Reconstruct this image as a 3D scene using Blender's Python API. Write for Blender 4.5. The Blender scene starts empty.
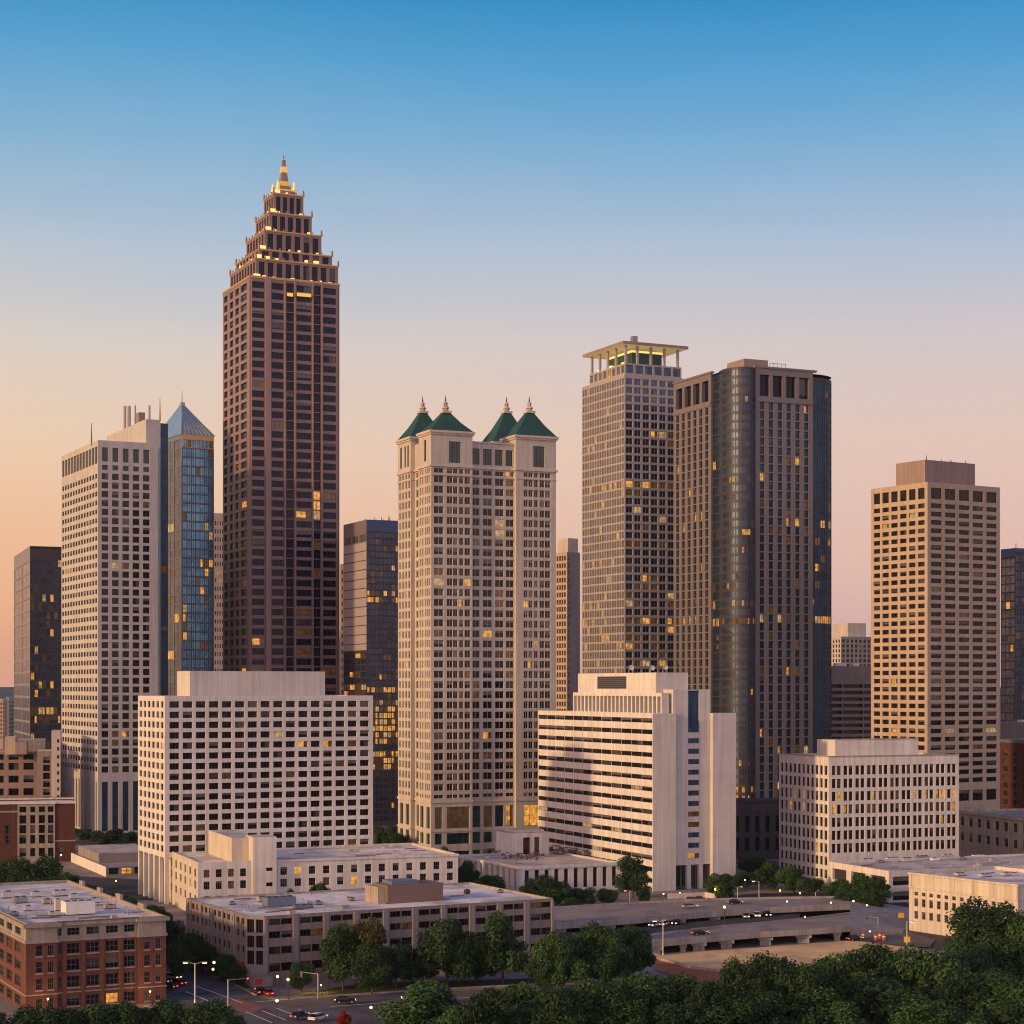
import bpy, bmesh, math, random
from mathutils import Vector, Matrix

# ------------------------------------------------------------------ camera
F, CX, HY, H = 1900.0, 512.0, 687.0, 70.0      # focal length in pixels, image centre, horizon row, eye height
SC = bpy.context.scene
C = SC.collection
R = math.radians
cam_data = bpy.data.cameras.new('camera')
cam = bpy.data.objects.new('camera', cam_data)
C.objects.link(cam)
cam.location = (0, 0, H)
cam.rotation_euler = (R(90), 0, 0)
cam_data.sensor_width = 36.0
cam_data.lens = F / 1024.0 * 36.0
cam_data.shift_y = (HY - 512.0) / 1024.0
cam_data.clip_start = 1.0
cam_data.clip_end = 40000.0
SC.camera = cam

# ------------------------------------------------------------------ sky and sun
SUN_EL, SUN_AZ = 14.0, -123.0      # azimuth measured from +Y, clockwise: the sun is low on the left
SUN_STRENGTH = 2.8
world = bpy.data.worlds.new('World')
SC.world = world
world.use_nodes = True
wn, wl = world.node_tree.nodes, world.node_tree.links
wn.clear()


def lin(c):
    return tuple(((v / 255.0) / 12.92 if v / 255.0 <= 0.04045 else ((v / 255.0 + 0.055) / 1.055) ** 2.4) for v in c)


def ramp_node(nodes, stops, interp='LINEAR'):
    n = nodes.new('ShaderNodeValToRGB')
    cr = n.color_ramp
    cr.interpolation = interp
    while len(cr.elements) < len(stops):
        cr.elements.new(0.5)
    for e, (p, c) in zip(cr.elements, stops):
        e.position = p
        e.color = (c[0], c[1], c[2], 1)
    return n


def el(y):       # picture row -> ramp position (sine of elevation)
    return math.sin(math.atan((HY - y) / F)) / 1.0


tc = wn.new('ShaderNodeTexCoord')
sep = wn.new('ShaderNodeSeparateXYZ')
wl.new(tc.outputs['Generated'], sep.inputs[0])
sky_w = [(0.0, lin((238, 166, 132))), (el(640), lin((240, 170, 130))), (el(560), lin((243, 184, 142))), (el(450), lin((238, 203, 170))),
         (el(350), lin((220, 206, 194))), (el(250), lin((181, 194, 208))), (el(150), lin((132, 177, 208))), (el(70), lin((88, 160, 205))),
         (el(0), lin((46, 140, 194))), (0.6, lin((36, 84, 146))), (1.0, lin((28, 66, 124)))]
sky_e = [(0.0, lin((204, 168, 174))), (el(640), lin((216, 174, 172))), (el(560), lin((226, 184, 171))), (el(450), lin((226, 194, 180))),
         (el(350), lin((210, 196, 196))), (el(250), lin((172, 188, 210))), (el(150), lin((120, 171, 209))), (el(70), lin((78, 155, 205))),
         (el(0), lin((42, 137, 193))), (0.6, lin((34, 80, 144))), (1.0, lin((28, 66, 124)))]
rw, re_ = ramp_node(wn, sky_w), ramp_node(wn, sky_e)
smap = wn.new('ShaderNodeMapping')
smap.inputs['Scale'].default_value = (3.0, 3.0, 14.0)
wl.new(tc.outputs['Generated'], smap.inputs['Vector'])
snz = wn.new('ShaderNodeTexNoise')
snz.inputs['Scale'].default_value = 1.0
snz.inputs['Detail'].default_value = 5
wl.new(smap.outputs[0], snz.inputs['Vector'])
sofs = wn.new('ShaderNodeMath')
sofs.operation = 'MULTIPLY_ADD'
sofs.inputs[1].default_value = 0.022
wl.new(snz.outputs['Fac'], sofs.inputs[0])
ssub = wn.new('ShaderNodeMath')
ssub.operation = 'SUBTRACT'
ssub.inputs[1].default_value = 0.011
wl.new(sep.outputs['Z'], ssub.inputs[0])
wl.new(ssub.outputs[0], sofs.inputs[2])
wl.new(sofs.outputs[0], rw.inputs[0])
wl.new(sofs.outputs[0], re_.inputs[0])
mr = wn.new('ShaderNodeMapRange')
mr.inputs[1].default_value, mr.inputs[2].default_value = -0.28, 0.20
mr.inputs[3].default_value, mr.inputs[4].default_value = 0.0, 1.0
wl.new(sep.outputs['X'], mr.inputs[0])
mx = wn.new('ShaderNodeMix')
mx.data_type = 'RGBA'
wl.new(mr.outputs[0], mx.inputs[0])
wl.new(rw.outputs[0], mx.inputs[6])
wl.new(re_.outputs[0], mx.inputs[7])
# the glow round the low sun (to the left) and the bright, pink dusk sky opposite (behind the viewer)
dotn = wn.new('ShaderNodeVectorMath')
dotn.operation = 'DOT_PRODUCT'
sv = Vector((math.sin(R(SUN_AZ)) * math.cos(R(SUN_EL)), math.cos(R(SUN_AZ)) * math.cos(R(SUN_EL)), math.sin(R(SUN_EL))))
dotn.inputs[1].default_value = sv
wl.new(tc.outputs['Generated'], dotn.inputs[0])
glow = ramp_node(wn, [(0.0, (0, 0, 0)), (0.45, (0, 0, 0)), (0.8, (0.34, 0.13, 0.03)), (1.0, (1.5, 0.62, 0.14))])
wl.new(dotn.outputs['Value'], glow.inputs[0])
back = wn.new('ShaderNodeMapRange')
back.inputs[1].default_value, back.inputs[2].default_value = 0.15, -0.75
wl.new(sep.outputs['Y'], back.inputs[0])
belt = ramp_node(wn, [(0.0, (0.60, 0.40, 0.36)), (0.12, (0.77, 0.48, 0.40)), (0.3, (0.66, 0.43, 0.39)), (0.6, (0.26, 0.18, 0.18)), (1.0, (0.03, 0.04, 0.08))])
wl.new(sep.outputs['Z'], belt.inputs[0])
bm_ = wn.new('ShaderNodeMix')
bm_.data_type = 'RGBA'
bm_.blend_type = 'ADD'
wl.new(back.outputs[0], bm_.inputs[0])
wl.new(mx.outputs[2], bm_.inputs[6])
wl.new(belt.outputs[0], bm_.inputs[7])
ad = wn.new('ShaderNodeMix')
ad.data_type = 'RGBA'
ad.blend_type = 'ADD'
ad.inputs[0].default_value = 1.0
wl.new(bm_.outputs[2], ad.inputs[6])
wl.new(glow.outputs[0], ad.inputs[7])
nish = wn.new('ShaderNodeTexSky')
nish.sky_type = 'NISHITA'
nish.sun_disc = False
nish.sun_elevation = R(SUN_EL)
nish.sun_rotation = R(SUN_AZ)
bg1 = wn.new('ShaderNodeBackground')
bg1.inputs[1].default_value = 0.95
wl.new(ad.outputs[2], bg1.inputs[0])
bg2 = wn.new('ShaderNodeBackground')
bg2.inputs[1].default_value = 0.008
wl.new(nish.outputs[0], bg2.inputs[0])
adds = wn.new('ShaderNodeAddShader')
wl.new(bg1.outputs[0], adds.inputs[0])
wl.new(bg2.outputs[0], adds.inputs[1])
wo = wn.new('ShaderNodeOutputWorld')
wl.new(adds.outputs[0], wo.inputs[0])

sun_data = bpy.data.lights.new('sun', 'SUN')
sun_data.energy = SUN_STRENGTH
sun_data.angle = R(3.0)
sun_data.color = (1.0, 0.63, 0.28)
sun = bpy.data.objects.new('sun', sun_data)
C.objects.link(sun)
sun.rotation_euler = sv.to_track_quat('Z', 'Y').to_euler()

vs = SC.view_settings
vs.view_transform = 'Standard'
vs.look = 'None'
vs.exposure = 0.06
vs.gamma = 1.0
vs.use_curve_mapping = False
SC.cycles.max_bounces = 5
SC.cycles.diffuse_bounces = 2
SC.cycles.glossy_bounces = 3
SC.cycles.volume_bounces = 0
SC.cycles.use_denoising = True
SC.cycles.pixel_filter_type = 'BLACKMAN_HARRIS'
SC.cycles.filter_width = 1.1

# ------------------------------------------------------------------ materials
MATS = {}


def nodes_of(name):
    m = bpy.data.materials.new(name)
    m.use_nodes = True
    n, l = m.node_tree.nodes, m.node_tree.links
    b = n['Principled BSDF']
    return m, n, l, b


def stone(name, col, var=0.14, rough=0.85, streak=0.10, scale=0.12, bump=0.0, joints=0.0, jx=3.0, jz=3.4, spec=0.25, patch=0.0, pscale=0.06):
    """Masonry or concrete: blotches, rain streaks that run down the wall and faint panel joints."""
    m, n, l, b = nodes_of(name)
    t = n.new('ShaderNodeTexCoord')
    nz = n.new('ShaderNodeTexNoise')
    nz.inputs['Scale'].default_value = scale
    nz.inputs['Detail'].default_value = 6
    nz.inputs['Roughness'].default_value = 0.65
    l.new(t.outputs['Object'], nz.inputs['Vector'])
    mp = n.new('ShaderNodeMapping')
    mp.inputs['Scale'].default_value = (0.9, 0.9, 0.03)
    l.new(t.outputs['Object'], mp.inputs['Vector'])
    ns = n.new('ShaderNodeTexNoise')
    ns.inputs['Scale'].default_value = 1.0
    ns.inputs['Detail'].default_value = 4
    l.new(mp.outputs[0], ns.inputs['Vector'])
    a = n.new('ShaderNodeMapRange')
    a.inputs[1].default_value, a.inputs[2].default_value = 0.25, 0.75
    a.inputs[3].default_value, a.inputs[4].default_value = 1 - var, 1 + var
    l.new(nz.outputs['Fac'], a.inputs[0])
    s = n.new('ShaderNodeMapRange')
    s.inputs[1].default_value, s.inputs[2].default_value = 0.3, 0.7
    s.inputs[3].default_value, s.inputs[4].default_value = 1 - streak, 1 + streak * 0.5
    l.new(ns.outputs['Fac'], s.inputs[0])
    mu = n.new('ShaderNodeMath')
    mu.operation = 'MULTIPLY'
    l.new(a.outputs[0], mu.inputs[0])
    l.new(s.outputs[0], mu.inputs[1])
    out = mu.outputs[0]
    if patch:
        pz = n.new('ShaderNodeTexNoise')
        pz.inputs['Scale'].default_value = pscale
        pz.inputs['Detail'].default_value = 5
        pz.inputs['Distortion'].default_value = 1.2
        l.new(t.outputs['Object'], pz.inputs['Vector'])
        pr = n.new('ShaderNodeMapRange')
        pr.inputs[1].default_value, pr.inputs[2].default_value = 0.50, 0.57
        pr.inputs[3].default_value, pr.inputs[4].default_value = 1.0, 1.0 - patch
        l.new(pz.outputs['Fac'], pr.inputs[0])
        pm_ = n.new('ShaderNodeMath')
        pm_.operation = 'MULTIPLY'
        l.new(out, pm_.inputs[0])
        l.new(pr.outputs[0], pm_.inputs[1])
        out = pm_.outputs[0]
    if joints:
        sp = n.new('ShaderNodeSeparateXYZ')
        l.new(t.outputs['Object'], sp.inputs[0])
        xy = n.new('ShaderNodeMath')
        l.new(sp.outputs[0], xy.inputs[0])
        l.new(sp.outputs[1], xy.inputs[1])
        for src, pitch in ((xy.outputs[0], jx), (sp.outputs[2], jz)):
            f = n.new('ShaderNodeMath')
            f.operation = 'DIVIDE'
            f.inputs[1].default_value = pitch
            l.new(src, f.inputs[0])
            g = n.new('ShaderNodeMath')
            g.operation = 'FRACT'
            l.new(f.outputs[0], g.inputs[0])
            c = n.new('ShaderNodeMath')
            c.operation = 'LESS_THAN'
            c.inputs[1].default_value = 0.12 / pitch
            l.new(g.outputs[0], c.inputs[0])
            k = n.new('ShaderNodeMath')
            k.operation = 'MULTIPLY_ADD'
            k.inputs[1].default_value = -joints
            k.inputs[2].default_value = 1.0
            l.new(c.outputs[0], k.inputs[0])
            q = n.new('ShaderNodeMath')
            q.operation = 'MULTIPLY'
            l.new(out, q.inputs[0])
            l.new(k.outputs[0], q.inputs[1])
            out = q.outputs[0]
    v = n.new('ShaderNodeVectorMath')
    v.operation = 'SCALE'
    v.inputs[0].default_value = col
    l.new(out, v.inputs['Scale'])
    l.new(v.outputs[0], b.inputs['Base Color'])
    b.inputs['Roughness'].default_value = rough
    b.inputs['Specular IOR Level'].default_value = spec
    if bump:
        bp = n.new('ShaderNodeBump')
        bp.inputs['Strength'].default_value = bump
        bp.inputs['Distance'].default_value = 0.3
        l.new(nz.outputs['Fac'], bp.inputs['Height'])
        l.new(bp.outputs[0], b.inputs['Normal'])
    MATS[name] = m
    return m


def glass(name, c1, c2, rough=0.07, metal=0.0, spec=0.5, cell=2.6, wob=0.25):
    """Window glass seen from outside: dark, reflective, each pane a little different in tone and tilt."""
    m, n, l, b = nodes_of(name)
    g = n.new('ShaderNodeNewGeometry')
    sn = n.new('ShaderNodeVectorMath')
    sn.operation = 'SNAP'
    sn.inputs[1].default_value = (cell, cell, cell * 1.25)
    l.new(g.outputs['Position'], sn.inputs[0])
    w = n.new('ShaderNodeTexWhiteNoise')
    w.noise_dimensions = '3D'
    l.new(sn.outputs[0], w.inputs['Vector'])
    mix = n.new('ShaderNodeMix')
    mix.data_type = 'RGBA'
    mix.inputs[6].default_value = (*c1, 1)
    mix.inputs[7].default_value = (*c2, 1)
    l.new(w.outputs['Value'], mix.inputs[0])
    l.new(mix.outputs[2], b.inputs['Base Color'])
    b.inputs['Roughness'].default_value = rough
    b.inputs['Metallic'].default_value = metal
    b.inputs['Specular IOR Level'].default_value = spec
    nz = n.new('ShaderNodeTexNoise')
    nz.inputs['Scale'].default_value = 0.35
    nz.inputs['Detail'].default_value = 2
    l.new(g.outputs['Position'], nz.inputs['Vector'])
    bp = n.new('ShaderNodeBump')
    bp.inputs['Strength'].default_value = wob
    bp.inputs['Distance'].default_value = 0.12
    l.new(nz.outputs['Fac'], bp.inputs['Height'])
    l.new(bp.outputs[0], b.inputs['Normal'])
    MATS[name] = m
    return m


def lit_glass(name, col, strength):
    """A room with its lamps on behind the glass: uneven, from a noise pattern."""
    m, n, l, b = nodes_of(name)
    g = n.new('ShaderNodeNewGeometry')
    nz = n.new('ShaderNodeTexNoise')
    nz.inputs['Scale'].default_value = 0.55
    nz.inputs['Detail'].default_value = 2
    l.new(g.outputs['Position'], nz.inputs['Vector'])
    r = n.new('ShaderNodeMapRange')
    r.inputs[1].default_value, r.inputs[2].default_value = 0.34, 0.68
    r.inputs[3].default_value, r.inputs[4].default_value = 0.35 * strength, 1.1 * strength
    l.new(nz.outputs['Fac'], r.inputs[0])
    b.inputs['Base Color'].default_value = (0.03, 0.025, 0.02, 1)
    b.inputs['Roughness'].default_value = 0.1
    b.inputs['Emission Color'].default_value = (*col, 1)
    l.new(r.outputs[0], b.inputs['Emission Strength'])
    MATS[name] = m
    return m


def plain(name, col, rough=0.6, metal=0.0, emit=None, es=0.0, spec=0.4):
    m, n, l, b = nodes_of(name)
    t = n.new('ShaderNodeTexCoord')
    nz = n.new('ShaderNodeTexNoise')
    nz.inputs['Scale'].default_value = 0.8
    nz.inputs['Detail'].default_value = 4
    l.new(t.outputs['Object'], nz.inputs['Vector'])
    r = n.new('ShaderNodeMapRange')
    r.inputs[3].default_value, r.inputs[4].default_value = 0.82, 1.18
    l.new(nz.outputs['Fac'], r.inputs[0])
    v = n.new('ShaderNodeVectorMath')
    v.operation = 'SCALE'
    v.inputs[0].default_value = col
    l.new(r.outputs[0], v.inputs['Scale'])
    l.new(v.outputs[0], b.inputs['Base Color'])
    b.inputs['Roughness'].default_value = rough
    b.inputs['Metallic'].default_value = metal
    b.inputs['Specular IOR Level'].default_value = spec
    if emit:
        b.inputs['Emission Color'].default_value = (*emit, 1)
        b.inputs['Emission Strength'].default_value = es
    MATS[name] = m
    return m


stone('white_concrete', (0.68, 0.635, 0.59), var=0.12, streak=0.20, joints=0.10, jx=4.2, jz=3.46)
stone('pale_concrete', (0.60, 0.56, 0.52), var=0.12, streak=0.16, joints=0.12, jx=2.4, jz=2.0)
stone('tower_concrete', (0.50, 0.475, 0.45), var=0.12, streak=0.16)
stone('cream_stone', (0.60, 0.53, 0.43), var=0.12, streak=0.24, joints=0.12, jx=5.0, jz=4.0)
stone('tan_stone', (0.47, 0.365, 0.275), var=0.12, streak=0.16)
stone('pink_stone', (0.50, 0.455, 0.39), var=0.12, streak=0.18)
stone('pink_trim', (0.56, 0.47, 0.42), var=0.10, streak=0.14)
stone('red_granite', (0.235, 0.150, 0.140), var=0.12, streak=0.06, rough=0.45, spec=0.5)
stone('red_granite_trim', (0.30, 0.195, 0.18), var=0.12, streak=0.08, rough=0.5, spec=0.5)
stone('rose_granite', (0.185, 0.158, 0.160), var=0.10, streak=0.08, rough=0.5, spec=0.4)
stone('grid_stone', (0.37, 0.34, 0.335), var=0.08, streak=0.06, rough=0.6)
stone('grey_concrete', (0.26, 0.215, 0.20), var=0.14, streak=0.22, joints=0.15, jx=3.0, jz=2.0)
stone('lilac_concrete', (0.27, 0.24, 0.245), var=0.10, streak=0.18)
stone('lilac_panel', (0.36, 0.315, 0.325), var=0.08, streak=0.1)
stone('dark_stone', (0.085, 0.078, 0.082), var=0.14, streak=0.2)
stone('red_brick', (0.155, 0.064, 0.050), var=0.22, streak=0.14, scale=0.5, joints=0.10, jx=1.3, jz=0.45)
stone('dark_brick', (0.105, 0.040, 0.034), var=0.20, streak=0.16, scale=0.5, joints=0.10, jx=1.3, jz=0.45)
stone('limestone_trim', (0.33, 0.28, 0.235), var=0.14, streak=0.22, scale=0.4)
stone('brown_concrete', (0.30, 0.225, 0.20), var=0.12, streak=0.16)
stone('weathered_stone', (0.40, 0.33, 0.26), var=0.22, streak=0.34, scale=0.25)
stone('roof_gravel', (0.50, 0.47, 0.46), var=0.30, streak=0.0, scale=0.18, rough=0.95, patch=0.3, pscale=0.07)
stone('roof_membrane', (0.72, 0.68, 0.66), var=0.4, streak=0.0, scale=0.11, rough=0.8, patch=0.28, pscale=0.06)
stone('roof_grey', (0.33, 0.31, 0.31), var=0.30, streak=0.0, scale=0.15, rough=0.9, patch=0.3, pscale=0.08)
stone('bridge_concrete', (0.36, 0.32, 0.30), var=0.18, streak=0.25, scale=0.2, patch=0.15, pscale=0.1)
stone('road_concrete', (0.27, 0.235, 0.22), var=0.20, streak=0.0, scale=0.10, patch=0.18, pscale=0.05)
stone('asphalt', (0.062, 0.056, 0.056), var=0.30, streak=0.0, scale=0.09, rough=0.8, patch=0.25, pscale=0.05)
stone('worn_asphalt', (0.12, 0.108, 0.108), var=0.28, streak=0.0, scale=0.12, rough=0.8, patch=0.28, pscale=0.07)
stone('brick_paving', (0.24, 0.115, 0.085), var=0.25, streak=0.0, scale=0.3)
stone('pavement_stone', (0.25, 0.22, 0.20), var=0.2, streak=0.0, scale=0.3, patch=0.2, pscale=0.08)
stone('dirt', (0.72, 0.50, 0.25), var=0.26, streak=0.0, scale=0.07, rough=0.95, bump=0.3, patch=0.22, pscale=0.05)
stone('red_clay', (0.34, 0.13, 0.06), var=0.3, streak=0.0, scale=0.16, rough=0.95, bump=0.4)
stone('turf', (0.055, 0.065, 0.02), var=0.4, streak=0.0, scale=0.3, rough=0.95, bump=0.4)
stone('city_ground', (0.085, 0.085, 0.07), var=0.4, streak=0.0, scale=0.03, rough=0.95)
stone('hazed_woods', (0.035, 0.075, 0.095), var=0.35, streak=0.0, scale=0.01, rough=1.0)  # bluish base: part of the distance haze is put into the colour
stone('copper_green', (0.030, 0.088, 0.074), var=0.16, streak=0.22, rough=0.55)
plain('paint_white', (0.72, 0.70, 0.66), 0.7)
plain('metal_light', (0.55, 0.53, 0.52), 0.45, 0.5)
plain('metal_grey', (0.26, 0.26, 0.28), 0.5, 0.3)
plain('metal_dark', (0.05, 0.05, 0.055), 0.5, 0.3)
plain('metal_blue', (0.16, 0.19, 0.25), 0.5, 0.2)
plain('metal_rust', (0.19, 0.13, 0.105), 0.75)
plain('frame_light', (0.42, 0.38, 0.35), 0.6)
plain('frame_dark', (0.045, 0.04, 0.04), 0.5)
plain('frame_grey', (0.19, 0.18, 0.19), 0.5, 0.3)
plain('frame_green', (0.02, 0.07, 0.06), 0.5)
plain('blind', (0.12, 0.098, 0.085), 0.35, spec=0.6)
plain('blind_dim', (0.045, 0.038, 0.036), 0.25, spec=0.6)
plain('gold_leaf_glow', (0.80, 0.50, 0.12), 0.35, 0.7, (1.0, 0.55, 0.12), 0.42)  # emission puts the floodlight on the gilding into the material
plain('gold_trim_glow', (0.36, 0.22, 0.11), 0.5, 0.3, (1.0, 0.52, 0.14), 0.12)  # faint emission stands in for uplighting on the trim
plain('flood_warm', (0.8, 0.6, 0.3), 0.5, 0, (1.0, 0.62, 0.17), 1.1)
plain('ceiling_glow', (0.5, 0.42, 0.3), 0.6, 0, (1.0, 0.66, 0.25), 0.30)  # canopy underside made to glow, in place of light falling on it
plain('lamp_white', (0.9, 0.9, 0.85), 0.4, 0, (1.0, 0.66, 0.30), 2.6)
plain('lamp_amber', (0.9, 0.6, 0.3), 0.4, 0, (1.0, 0.52, 0.10), 6.0)
plain('lamp_yellow', (0.9, 0.8, 0.3), 0.4, 0, (1.0, 0.72, 0.18), 4.0)
plain('lamp_red', (0.6, 0.05, 0.03), 0.4, 0, (1.0, 0.10, 0.05), 2.2)
plain('lamp_green', (0.1, 0.6, 0.4), 0.4, 0, (0.35, 1.0, 0.55), 1.5)
plain('sign_yellow', (0.75, 0.42, 0.05), 0.5)
plain('sign_red', (0.50, 0.03, 0.03), 0.5)
plain('car_dark', (0.02, 0.022, 0.03), 0.25, 0.3)
plain('car_silver', (0.42, 0.42, 0.43), 0.3, 0.5)
plain('car_white', (0.7, 0.7, 0.68), 0.3)
plain('car_red', (0.30, 0.02, 0.02), 0.3)
plain('car_blue', (0.03, 0.06, 0.16), 0.3, 0.3)
plain('rubber', (0.02, 0.02, 0.02), 0.8)
plain('bark', (0.075, 0.055, 0.04), 0.9)
plain('barrier_red', (0.45, 0.08, 0.04), 0.6)
glass('glass_dark', (0.004, 0.004, 0.006), (0.016, 0.013, 0.014), spec=0.28)
glass('glass_brown', (0.006, 0.004, 0.003), (0.022, 0.014, 0.010), spec=0.28)
glass('glass_navy', (0.004, 0.006, 0.020), (0.012, 0.017, 0.048), spec=0.16)
glass('glass_blue', (0.06, 0.16, 0.28), (0.13, 0.28, 0.43), rough=0.22, metal=0.75, cell=3.4, wob=0.5)
glass('glass_black', (0.024, 0.036, 0.070), (0.055, 0.078, 0.140), rough=0.22, metal=0.55, cell=3.0, wob=0.5)
glass('glass_teal', (0.014, 0.042, 0.080), (0.034, 0.082, 0.140), rough=0.38, metal=0.65, cell=3.2, wob=0.5)
glass('glass_slate', (0.10, 0.11, 0.145), (0.24, 0.235, 0.275), rough=0.25, metal=0.6, cell=3.0, wob=0.5)
glass('glass_shade_toned', (0.06, 0.065, 0.10), (0.12, 0.12, 0.16), rough=0.3, metal=0.0, cell=3.2, wob=0.4)  # dark bluish tone puts shade into the pyramid tower's left face
glass('glass_bronze', (0.034, 0.062, 0.125), (0.080, 0.125, 0.215), rough=0.36, metal=0.65, cell=3.2, wob=0.4)
glass('glass_pyramid', (0.24, 0.37, 0.46), (0.36, 0.50, 0.60), rough=0.3, metal=0.5, cell=2.4, wob=0.4)
glass('glass_green', (0.004, 0.020, 0.020), (0.012, 0.045, 0.042), spec=0.5)
lit_glass('lit_amber', (1.0, 0.42, 0.065), 0.95)
lit_glass('lit_pale', (1.0, 0.60, 0.24), 0.55)
lit_glass('lit_dim', (1.0, 0.42, 0.12), 0.07)


def leaf_mat(name, c1, c2):
    m, n, l, b = nodes_of(name)
    a = n.new('ShaderNodeAttribute')
    a.attribute_name = 'tone'
    mix = n.new('ShaderNodeMix')
    mix.data_type = 'RGBA'
    mix.inputs[6].default_value = (*c1, 1)
    mix.inputs[7].default_value = (*c2, 1)
    l.new(a.outputs['Fac'], mix.inputs[0])
    oi = n.new('ShaderNodeObjectInfo')
    r = n.new('ShaderNodeMapRange')
    r.inputs[3].default_value, r.inputs[4].default_value = 0.72, 1.25
    l.new(oi.outputs['Random'], r.inputs[0])
    v = n.new('ShaderNodeVectorMath')
    v.operation = 'SCALE'
    l.new(mix.outputs[2], v.inputs[0])
    l.new(r.outputs[0], v.inputs['Scale'])
    l.new(v.outputs[0], b.inputs['Base Color'])
    b.inputs['Roughness'].default_value = 0.6
    b.inputs['Specular IOR Level'].default_value = 0.25
    MATS[name] = m


leaf_mat('leaf_green', (0.014, 0.045, 0.014), (0.058, 0.120, 0.030))
leaf_mat('leaf_deep', (0.010, 0.034, 0.013), (0.038, 0.084, 0.025))
leaf_mat('leaf_red', (0.16, 0.012, 0.012), (0.34, 0.035, 0.025))
leaf_mat('leaf_rust', (0.045, 0.045, 0.014), (0.11, 0.085, 0.025))


# ------------------------------------------------------------------ mesh helpers
class MB:
    """Collects faces; equal corners are shared, so one part stays one connected surface."""

    def __init__(self):
        self.v, self.key, self.f, self.m, self.mats = [], {}, [], [], []

    def vid(self, p):
        k = (round(p[0], 3), round(p[1], 3), round(p[2], 3))
        i = self.key.get(k)
        if i is None:
            i = self.key[k] = len(self.v)
            self.v.append(k)
        return i

    def mi(self, mat):
        if mat not in self.mats:
            self.mats.append(mat)
        return self.mats.index(mat)

    def face(self, pts, mat):
        ids = []
        for p in pts:
            i = self.vid(p)
            if i not in ids:
                ids.append(i)
        if len(ids) > 2:
            self.f.append(ids)
            self.m.append(self.mi(mat))

    def box(self, x0, x1, y0, y1, z0, z1, mat, top=None):
        a = [(x0, y0), (x1, y0), (x1, y1), (x0, y1)]
        self.prism(a, z0, z1, mat, top)

    def prism(self, poly, z0, z1, mat, top=None, bottom=True):
        n = len(poly)
        for i in range(n):
            p, q = poly[i], poly[(i + 1) % n]
            self.face([(p[0], p[1], z0), (q[0], q[1], z0), (q[0], q[1], z1), (p[0], p[1], z1)], mat)
        self.face([(p[0], p[1], z1) for p in poly], top or mat)
        if bottom:
            self.face([(p[0], p[1], z0) for p in reversed(poly)], mat)

    def frustum(self, poly0, z0, poly1, z1, mat, caps=True):
        n = len(poly0)
        for i in range(n):
            j = (i + 1) % n
            self.face([(*poly0[i], z0), (*poly0[j], z0), (*poly1[j], z1), (*poly1[i], z1)], mat)
        if caps:
            self.face([(*p, z1) for p in poly1], mat)
            self.face([(*p, z0) for p in reversed(poly0)], mat)

    def cyl(self, x, y, z0, z1, r0, r1, mat, n=8):
        ring = lambda r: [(x + r * math.cos(2 * math.pi * i / n), y + r * math.sin(2 * math.pi * i / n)) for i in range(n)]
        self.frustum(ring(max(r0, 0.002)), z0, ring(max(r1, 0.002)), z1, mat)

    def tube(self, a, b, r0, r1, mat, n=6):
        a, b = Vector(a), Vector(b)
        d = (b - a).normalized()
        u = d.orthogonal().normalized()
        w = d.cross(u)
        ra = [a + (u * math.cos(2 * math.pi * i / n) + w * math.sin(2 * math.pi * i / n)) * r0 for i in range(n)]
        rb = [b + (u * math.cos(2 * math.pi * i / n) + w * math.sin(2 * math.pi * i / n)) * r1 for i in range(n)]
        for i in range(n):
            j = (i + 1) % n
            self.face([ra[i], ra[j], rb[j], rb[i]], mat)
        self.face(list(reversed(ra)), mat)
        self.face(rb, mat)

    def ball(self, x, y, z, r, mat, n=8, m=5, sz=1.0):
        rings = []
        for k in range(m + 1):
            t = math.pi * k / m
            rings.append([(x + r * math.sin(t) * math.cos(2 * math.pi * i / n), y + r * math.sin(t) * math.sin(2 * math.pi * i / n), z - r * sz * math.cos(t)) for i in range(n)])
        for k in range(m):
            for i in range(n):
                j = (i + 1) % n
                self.face([rings[k][i], rings[k][j], rings[k + 1][j], rings[k + 1][i]], mat)

    def mesh(self, name):
        me = bpy.data.meshes.new(name)
        me.from_pydata(self.v, [], self.f)
        for mt in self.mats:
            me.materials.append(MATS[mt])
        me.polygons.foreach_set('material_index', self.m)
        me.update()
        return me

    def build(self, name, parent=None, loc=None, rz=0.0):
        o = bpy.data.objects.new(name, self.mesh(name))
        C.objects.link(o)
        if parent is not None:
            o.parent = parent
        if loc is not None:
            o.location = loc
        o.rotation_euler[2] = rz
        return o


def tag(o, label=None, cat=None, group=None, kind=None):
    for k, v in (('label', label), ('category', cat), ('group', group), ('kind', kind)):
        if v:
            o[k] = v
    return o


def empty(name, loc, rz=0.0):
    o = bpy.data.objects.new(name, None)
    C.objects.link(o)
    o.location = loc
    o.rotation_euler[2] = rz
    o.empty_display_size = 1.0
    return o


def copy_tree(o, parent=None):
    c = o.copy()
    C.objects.link(c)
    c.parent = parent
    for ch in list(o.children):
        copy_tree(ch, c)
    return c


def pt(px, y, z=0.0):
    """The point at height z that the photograph shows at pixel (px, y)."""
    d = (H - z) * F / (y - HY)
    return ((px - CX) * d / F, d, z)


def GZ(y):
    return H * F / (y - HY)


# ------------------------------------------------------------------ windows
STYLES = {}


def style(name, glass='glass_dark', frame='frame_dark', mull=1, trans=0, fw=0.09, lit=0.03, blinds=0.3, dim=0.08, pale=0.3):
    STYLES[name] = dict(glass=glass, frame=frame, mull=mull, trans=trans, fw=fw, lit=lit, blinds=blinds, dim=dim, pale=pale)


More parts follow.
